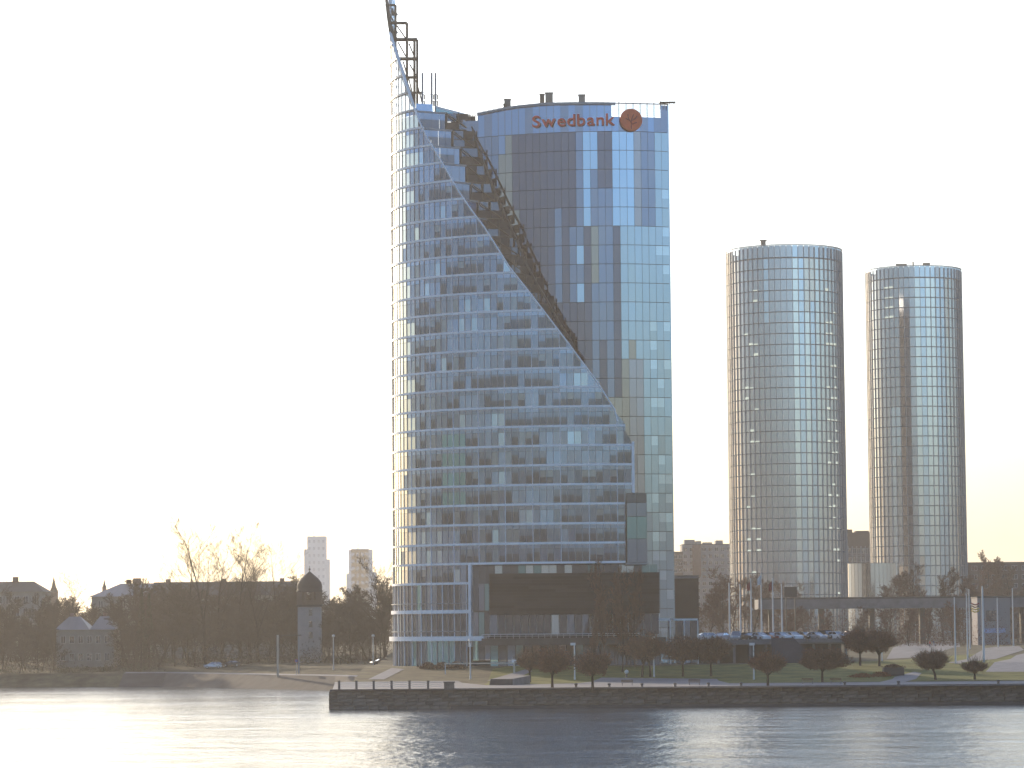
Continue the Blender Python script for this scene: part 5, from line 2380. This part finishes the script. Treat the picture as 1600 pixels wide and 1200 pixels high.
# ------------------------------------------------------------------ reddish bare trees on the right
spots = [(948, 893, 572, 'tall reddish bare tree in front of the right end of the black hall'), (972, 898, 566, 'reddish bare tree in front of the black hall, right of the tallest one'),
         (992, 896, 578, 'reddish bare tree between the hall and the glass pavilion'), (925, 958, 566, 'lower reddish bare tree left of the tall one at the hall'),
         (1015, 930, 610, 'reddish bare tree close to the glass pavilion'),
         (1070, 905, 830, 'bare tree rising behind the dark flat roofed block'), (1105, 903, 850, 'reddish bare tree behind the leftmost flagpoles'), (1128, 915, 800, 'low bare tree left of the first flagpole'),
         (1150, 908, 900, 'bare tree at the left foot of the taller round tower'), (1172, 912, 880, 'bare tree behind the maroon flag'), (1200, 915, 905, 'bare tree at the middle of the foot of the taller round tower'),
         (1225, 913, 940, 'bare tree behind the dark billboard'), (1262, 922, 930, 'bare tree at the right foot of the taller round tower'),
         (1392, 903, 940, 'spreading bare tree in front of the pale rotunda'), (1420, 905, 950, 'bare tree right of the pale rotunda'), (1447, 897, 960, 'tall bare reddish tree before the shorter round tower'),
         (1475, 896, 955, 'bare tree at the right foot of the shorter round tower'), (1500, 905, 940, 'bare tree just right of the shorter round tower'),
         (1340, 955, 800, 'reddish tree under the elevated road above the awning'), (1290, 957, 800, 'bare tree under the elevated road behind the parked cars'), (1420, 956, 780, 'reddish tree under the elevated road left of the plaza'),
         (1450, 958, 790, 'reddish tree under the elevated road above the plaza'), (1240, 952, 790, 'bare tree under the left end of the elevated road'),
         (1385, 958, 790, 'bare tree under the elevated road behind the dark street lamp'), (1548, 880, 1150, 'slender bare tree sticking up over the long brown building'), (1580, 882, 1150, 'bare tree over the right end of the long brown building'),
         (1530, 915, 900, 'bare tree above the small grey block'), (1600, 915, 870, 'bare tree at the right edge of the photo'), (1490, 945, 820, 'bare tree left of the small grey block')]
for i, (px, top, Y, lab) in enumerate(spots):
    p = GR(px, Y)
    h = P(px, top, Y).z - p.z
    s = h / 14.5
    wx = 0.5 if Y < 600 else 1.05
    red[i % 3].put(p, rt_.uniform(0, 6), (s * rt_.uniform(0.9, 1.1) * wx, s * rt_.uniform(0.9, 1.1) * wx, s), lab)
sp = []
for i in range(150):
    px = rt_.uniform(900, 1600)
    Y = rt_.uniform(600, 625) if px < 1040 else rt_.uniform(745, 850)
    p = GR(px, Y)
    sp.append((p.x, p.y, p.z, 4.0, rt_.uniform(3, 7 if px < 1040 else 11), 170))
for i in range(120):
    px = rt_.uniform(1185, 1620)
    p = GR(px, rt_.uniform(882, 905))
    sp.append((p.x, p.y, p.z, 4.5, rt_.uniform(8, 13.5), 210))
shrubs('thicket', sp, M['twig_red'], 9)


# ------------------------------------------------------------------ round pruned trees by the quay
def round_tree(lab, px, base, top, wpx, seed, lean=0.0, stems=1, group='round pruned trees on the quay lawn'):
    p = G(px, base)
    Y = p.y
    rnd = random.Random(seed)
    t = thing('pruned_tree', lab, 'tree', p, 0, group)
    H = P(px, top, Y).z - p.z
    R = wpx * 0.55 * Y / F
    zc = H - (H * 0.66) / 2
    rz = H * 0.66 / 2
    b, tw = MB(), MB()
    for s in range(stems):
        bx_ = 0 if stems == 1 else (s - 0.5) * 1.5
        b.tube([(bx_, 0, -0.2), (bx_ * 0.9 + lean * 0.3, 0, H * 0.22), (bx_ * 0.6 + lean, 0, H * 0.42)], [0.24, 0.19, 0.14], M['bark'], 7)
        for i in range(14):
            a = rnd.uniform(0, 2 * pi)
            el = rnd.uniform(0.2, 1.3)
            f = rnd.uniform(0.5, 0.85)
            e = Vector((lean + cos(a) * cos(el) * R * f, sin(a) * cos(el) * R * f, zc + sin(el) * rz * f * 1.1 - rz * 0.2))
            st = Vector((bx_ * 0.6 + lean * 0.8, 0, H * rnd.uniform(0.28, 0.42)))
            mid = st.lerp(e, 0.5) + Vector((0, 0, 0.2))
            b.tube([st, mid, e], [0.09, 0.06, 0.03], M['bark'], 4, cap=False)
    b.build('trunk', t)
    k = int(3600 * (R / 2.6) ** 2)
    for i in range(k):
        while True:
            v = Vector((rnd.uniform(-1, 1), rnd.uniform(-1, 1), rnd.uniform(-1, 1)))
            if v.length <= 1:
                break
        bump_ = (1 + 0.16 * sin(3 * atan2(v.y, v.x) + seed) + 0.12 * sin(5 * v.z + seed * 2) + 0.10 * sin(9 * v.x + 3 * seed)) * (0.86 + 0.16 * v.z) * rnd.uniform(0.9, 1.16)
        c = Vector((lean + v.x * R * bump_, v.y * R * bump_, zc + v.z * rz * bump_))
        d = (v + Vector((rnd.gauss(0, .4), rnd.gauss(0, .4), 0.5 + rnd.gauss(0, .3)))).normalized()
        L_ = rnd.uniform(0.4, 1.3)
        if i % 2:
            tw.tube([c - d * L_ * 0.5, c + d * L_ * 0.5], [0.022, 0.012], M['twig_red'], 3, cap=False)
        else:
            s = rnd.uniform(0.07, 0.17)
            e = d.cross(Vector((rnd.gauss(0, 1), rnd.gauss(0, 1), rnd.gauss(0, 1)))).normalized()
            tw.face([c - d * s - e * s * 0.6, c + d * s * 0.4 + e * s, c + d * s, c - e * s * 0.8 + d * 0.2 * s], M['leaf_brown'])
    for i in range(90):
        a = rnd.uniform(0, 2 * pi)
        el = rnd.uniform(-0.3, 1.5)
        d = Vector((cos(a) * cos(el), sin(a) * cos(el), sin(el)))
        c = Vector((lean + d.x * R * 0.8, d.y * R * 0.8, zc + d.z * rz * 0.85))
        L_ = rnd.uniform(0.6, 1.5)
        d = (d + Vector((0, 0, 0.5))).normalized()
        tw.tube([c, c + d * L_ * 0.6, c + d * L_ + Vector((rnd.gauss(0, .1), 0, 0.1))], [0.03, 0.022, 0.012], M['twig'], 3, cap=False)
    tw.build('crown', t)
    return t


round_tree('smaller round pruned tree at the left end of the lawn by the concrete ramp', 828, 1066, 1018, 40, 1)
round_tree('round pruned tree left of the box headed lamp post', 863, 1075, 1016, 52, 2)
round_tree('round pruned tree right of the box headed lamp post', 926, 1076, 1020, 56, 3)
round_tree('wide round tree with two trunks behind a lamp post', 1010, 1058, 992, 66, 4, stems=2)
round_tree('round tree second to the right of the twin trunked one', 1067, 1057, 999, 56, 5)
round_tree('round tree in front of the left part of the parking deck', 1111, 1057, 996, 60, 6)
round_tree('low round tree in front of the lamp post and blue ramp wall', 1200, 1073, 1020, 52, 7)
round_tree('broad brown round tree below the pale parapet of the deck', 1285, 1066, 1016, 78, 8)
round_tree('left of two round trees right of the parking deck', 1344, 1040, 985, 56, 9)
round_tree('right of two round trees right of the parking deck', 1374, 1041, 986, 52, 10)
round_tree('brown round tree leaning left beside the pale plaza', 1462, 1062, 1019, 52, 12, lean=-0.5)
round_tree('smallest round tree at the right end of the lawn', 1523, 1062, 1034, 34, 13)

# ------------------------------------------------------------------ small things on the lawn and quay
# railing posts on the pier end
for i, px in enumerate((530, 557, 584, 612, 640, 669)):
    p = P(px, 1077, QY + 0.9)
    h = P(px, 1064.5, QY + 0.9).z - 3.08
    t = thing('railing_post', 'dark square railing post on the pier end, number %s from its left tip' % ['one', 'two', 'three', 'four', 'five', 'six'][i], 'post', (p.x, QY + 0.9, 3.08), 0, 'railing posts on the pier end')
    b = MB()
    b.box((0, 0, h / 2), (0.34, 0.34, h), M['pole_dark'])
    b.build('shaft', t)
    b = MB()
    b.box((0, 0, h + 0.05), (0.46, 0.46, 0.12), M['stone_cap'])
    b.build('cap', t)
xa, xb = P(530, 1077, QY + .9).x, P(690, 1077, QY + .9).x
t = thing('pier_railing', 'thin pale railing between the dark posts on the pier end', 'railing', (xa, QY + 0.9, 3.08))
for z in (0.35, 0.65, 0.95):
    b = MB()
    b.tube([(0, 0.02, z), (xb - xa, 0.02, z)], 0.03, M['pole'], 5)
    b.build('rail', t)
p = P(702, 1080, QY + 1.0)
t = thing('stone_pillar', 'brown stone pillar at the right end of the pier railing', 'pillar', (p.x, QY + 1.0, 3.08))
b = MB()
b.box((0, 0, 0.45), (1.6, 1.0, 0.9), M['stone'])
b.build('shaft', t)
b = MB()
b.box((0, 0, 0.98), (1.8, 1.15, 0.18), M['stone_cap'])
b.build('cap', t)
# bollards along the quay
for i, px in enumerate((900, 952, 1003, 1055, 1107, 1158, 1320, 1404, 1560)):
    p = P(px, 1076, QY + 2.6)
    t = thing('bollard', ['squat dark mooring bollard below the box headed lamp post', 'dark bollard right of the second round pruned tree', 'dark bollard left of the twin trunked tree', 'dark bollard between the twin trunked tree and its neighbour',
                          'dark bollard below the tree at the left part of the deck', 'dark bollard left of the low round tree by the ramp', 'dark bollard right of the broad brown tree', 'dark bollard on the curved garden path', 'dark bollard at the foot of the forecourt'][i],
              'bollard', (p.x, QY + 2.6, 2.94), 0, 'bollards along the quay')
    b = MB()
    b.lathe((0, 0, 0), [(0.26, 0), (0.23, 0.08), (0.18, 0.38), (0.27, 0.5), (0.27, 0.64), (0.15, 0.71), (0.01, 0.72)], M['pole_dark'], 12)
    b.build('shaft', t)
# benches
def bench(px, Y, lab):
    p = P(px, 1070, Y)
    t = thing('park_bench', lab, 'bench', (p.x, Y, gz(Y) + 0.04))
    b = MB()
    for i in range(3):
        b.box((0, -0.2 + i * 0.18, 0.46), (1.9, 0.14, 0.05), M['wood'])
    b.build('seat', t)
    b = MB()
    for i in range(2):
        b.box((0, 0.32, 0.66 + i * 0.2), (1.9, 0.05, 0.14), M['wood'])
    b.build('backrest', t)
    for s in (-0.8, 0.8):
        b = MB()
        b.box((s, 0, 0.22), (0.1, 0.55, 0.44), M['concrete'])
        b.build('leg', t)


bench(980, 500, 'wooden bench on the promenade below the lamp at the twin trunked tree')
bench(1085, 498, 'wooden bench on the promenade before the tree at the deck')
bench(1262, 502, 'wooden bench under the left side of the broad brown tree')
bench(1306, 502, 'wooden bench under the right side of the broad brown tree')
# white ball lamp on the lawn
p = G(979, 1058)
t = thing('lawn_lamp', 'small white ball lamp standing on the lawn', 'lamp', p)
b = MB()
b.lathe((0, 0, 0.55), [(0.02, 0), (0.28, .1), (0.4, .4), (0.28, .68), (0.02, .78)], M['globe'], 14)
b.build('globe', t, smooth=True)
b = MB()
b.lathe((0, 0, 0), [(0.2, 0), (0.14, 0.56), (0.01, 0.57)], M['pole_dark'], 10)
b.build('foot', t)
# wedge shaped ramp by the lawn
q = G(764, 1071)
rw = thing('concrete_ramp', 'low concrete wedge with a dark front beside the pale beam', 'ramp', (q.x, q.y, q.z))
w = P(801, 1071, q.y).x - q.x
h = P(780, 1061, q.y).z - q.z
b = MB()
b.face([(0, 0, -0.1), (w, 0, -0.1), (w, 0, h), (0.3, 0, h)], M['concrete_dark'])
b.face([(0.3, 0, h), (w, 0, h), (w + 3, 14, h + 0.35), (2.5, 14, h + 0.35)], M['concrete'])
b.face([(w, 0, -0.1), (w + 3, 14, -0.1), (w + 3, 14, h + 0.35), (w, 0, h)], M['concrete'])
b.face([(0, 0, -0.1), (0.3, 0, h), (2.5, 14, h + .35), (2.2, 14, -.1)], M['concrete'])
b.build('body', rw)
# pale beam on posts
q = G(750, 1053)
bm_ = thing('barrier_beam', 'long pale horizontal barrier beam in front of the sail foot', 'barrier', (P(694, 1040, q.y).x, q.y, q.z))
w = P(806, 1040, q.y).x - P(694, 1040, q.y).x
z = P(750, 1036.5, q.y).z - q.z
b = MB()
b.box((w / 2, 0, z), (w, 0.16, 0.22), M['beam'])
b.build('beam', bm_)
for x in (0.2, w - 0.3):
    b = MB()
    b.box((x, 0.1, z / 2), (0.3 if x > 1 else 0.16, 0.3, z), M['beam'] if x > 1 else M['pole'])
    b.build('post', bm_)
b = MB()
b.box((w - 0.3, 0.1, z + 0.35), (0.9, 0.5, 0.5), M['white_metal'])
b.build('counterweight', bm_)
# rust hedges
q = GR(690, 583)
hed = []
for px, Y, n_, rx in ((668, 580, 900, 1.6), (690, 580, 900, 1.6), (712, 580, 900, 1.6)):
    p = GR(px, Y)
    hed.append((p.x, p.y, p.z, rx, 1.3, n_))
o = shrubs('clipped_hedge', hed, M['leaf_brown'], 21, None)
del o['kind']
tag(o, 'low rust brown hedge in front of the tower entrance', 'hedge')
p = G(1365, 1058)
o = shrubs('flower_bed', [(p.x - 2, p.y, p.z, 2.2, 0.7, 700), (p.x + 1.5, p.y + 2, p.z, 2.0, 1.0, 700)], M['rust_leaf'], 22, None)
del o['kind']
tag(o, 'rust orange flower bed on the lawn below the two round trees', 'flower bed')
p = G(1397, 1056)
kb = thing('planter_box', 'dark brown square planter beside the curved garden path', 'planter', p)
b = MB()
b.box((0, 1, 0.75), (3.6, 2.4, 1.5), M['panel_brown'])
b.build('box', kb)
o = shrubs('plants', [(0, 1, 1.4, 1.6, 0.7, 500)], M['leaf_brown'], 25, None)
o.parent = kb
del o['kind']

# ------------------------------------------------------------------ people on the plaza
def person(lab, loc, top, leg, stride, facing):
    t = thing('person', lab, 'person', loc, facing)
    J = [(0, 0, .95), (0, 0, 1.2), (0, 0, 1.45), (0, .01, 1.56), (0, .03, 1.68),
         (.2, 0, 1.42), (.27, -.08 * stride, 1.13), (.25, .06 * stride, .88),
         (-.2, 0, 1.42), (-.27, .08 * stride, 1.13), (-.25, .2 * stride, .9),
         (.1, 0, .9), (.11, .16 * stride, .5), (.11, .06 * stride, .07), (.11, .2 * stride, .03),
         (-.1, 0, .9), (-.11, -.06 * stride, .5), (-.11, -.3 * stride, .1), (-.11, -.18 * stride, .03)]
    E = [(0, 1), (1, 2), (2, 3), (3, 4), (2, 5), (5, 6), (6, 7), (2, 8), (8, 9), (9, 10), (0, 11), (11, 12), (12, 13), (13, 14), (0, 15), (15, 16), (16, 17), (17, 18)]
    Rd = [.15, .14, .15, .06, .105, .075, .055, .04, .075, .055, .04, .1, .07, .05, .045, .1, .07, .05, .045]
    me = bpy.data.meshes.new('body')
    me.from_pydata(J, E, [])
    o = bpy.data.objects.new('body', me)
    COL.objects.link(o)
    md = o.modifiers.new('skin', 'SKIN')
    sv = me.skin_vertices[0].data
    for i, r in enumerate(Rd):
        sv[i].radius = (r, r * 0.8)
    sv[0].use_root = True
    o.modifiers.new('sub', 'SUBSURF').levels = 1
    dg = bpy.context.evaluated_depsgraph_get()
    m2 = bpy.data.meshes.new_from_object(o.evaluated_get(dg))
    bpy.data.objects.remove(o)
    m2.materials.clear()
    for mm in (top, leg, 'skin', 'tyre'):
        m2.materials.append(M[mm])
    for p in m2.polygons:
        c = p.center
        p.material_index = 2 if (c.z > 1.53 or (abs(c.x) > .2 and c.z < .95 and c.z > .8)) else (0 if c.z > .92 else (1 if c.z > .1 else 3))
    link('body', m2, t)
    b = MB()
    b.lathe((0, 0.01, 1.70), [(.115, 0), (.12, .05), (.09, .11), (.02, .135)], M['hair'], 10)
    b.build('hair', t)
    return t


q = G(1453, 1012)
person('person in a red jacket walking on the pale plaza', q, 'cloth_red', 'cloth_navy', 1.0, 1.2)
q = G(1459, 1011)
person('person in navy jacket and pale trousers beside the red jacket', q, 'cloth_navy', 'cloth_pale', 0.8, -1.0)

# ------------------------------------------------------------------ the air
hz_ = MB()
hz_.box((0, 0, 73.5), (11960, 17900, 151), M['pole'])
ho_ = hz_.build('haze')
ho_['kind'] = 'stuff'
hm = bpy.data.materials.new('air')
hm.use_nodes = True
nt = hm.node_tree
nt.nodes.clear()
out = nt.nodes.new('ShaderNodeOutputMaterial')
pvn = nt.nodes.new('ShaderNodeVolumePrincipled')
pvn.inputs['Color'].default_value = (1.0, 0.955, 0.91, 1)
pvn.inputs['Density'].default_value = HAZE_DENSITY
pvn.inputs['Anisotropy'].default_value = 0.45
nt.links.new(pvn.outputs[0], out.inputs['Volume'])
ho_.data.materials.clear()
ho_.data.materials.append(hm)

# ------------------------------------------------------------------ words for the setting
WORDS = {'river': 'wide river with bright sky and tower reflections', 'opposite_bank': 'bank on the near side of the river behind the viewer',
         'ground': 'dry grass ground of both banks behind the quay', 'lawn': 'green lawn with round trees between quay and towers', 'promenade': 'pale paved promenade along the top of the quay',
         'undergrowth': 'brown undergrowth at the foot of the wood', 'low_shrubs': 'low dark shrubs along the left bank', 'far_wood': 'far wood closing the horizon',
         'thicket': 'reddish brown thicket around the elevated road', 'haze': 'thin warm haze over the river and city'}
for o in sc.objects:
    if o.parent is None and o.get('kind') and o.name in WORDS:
        o['label'] = WORDS[o.name]
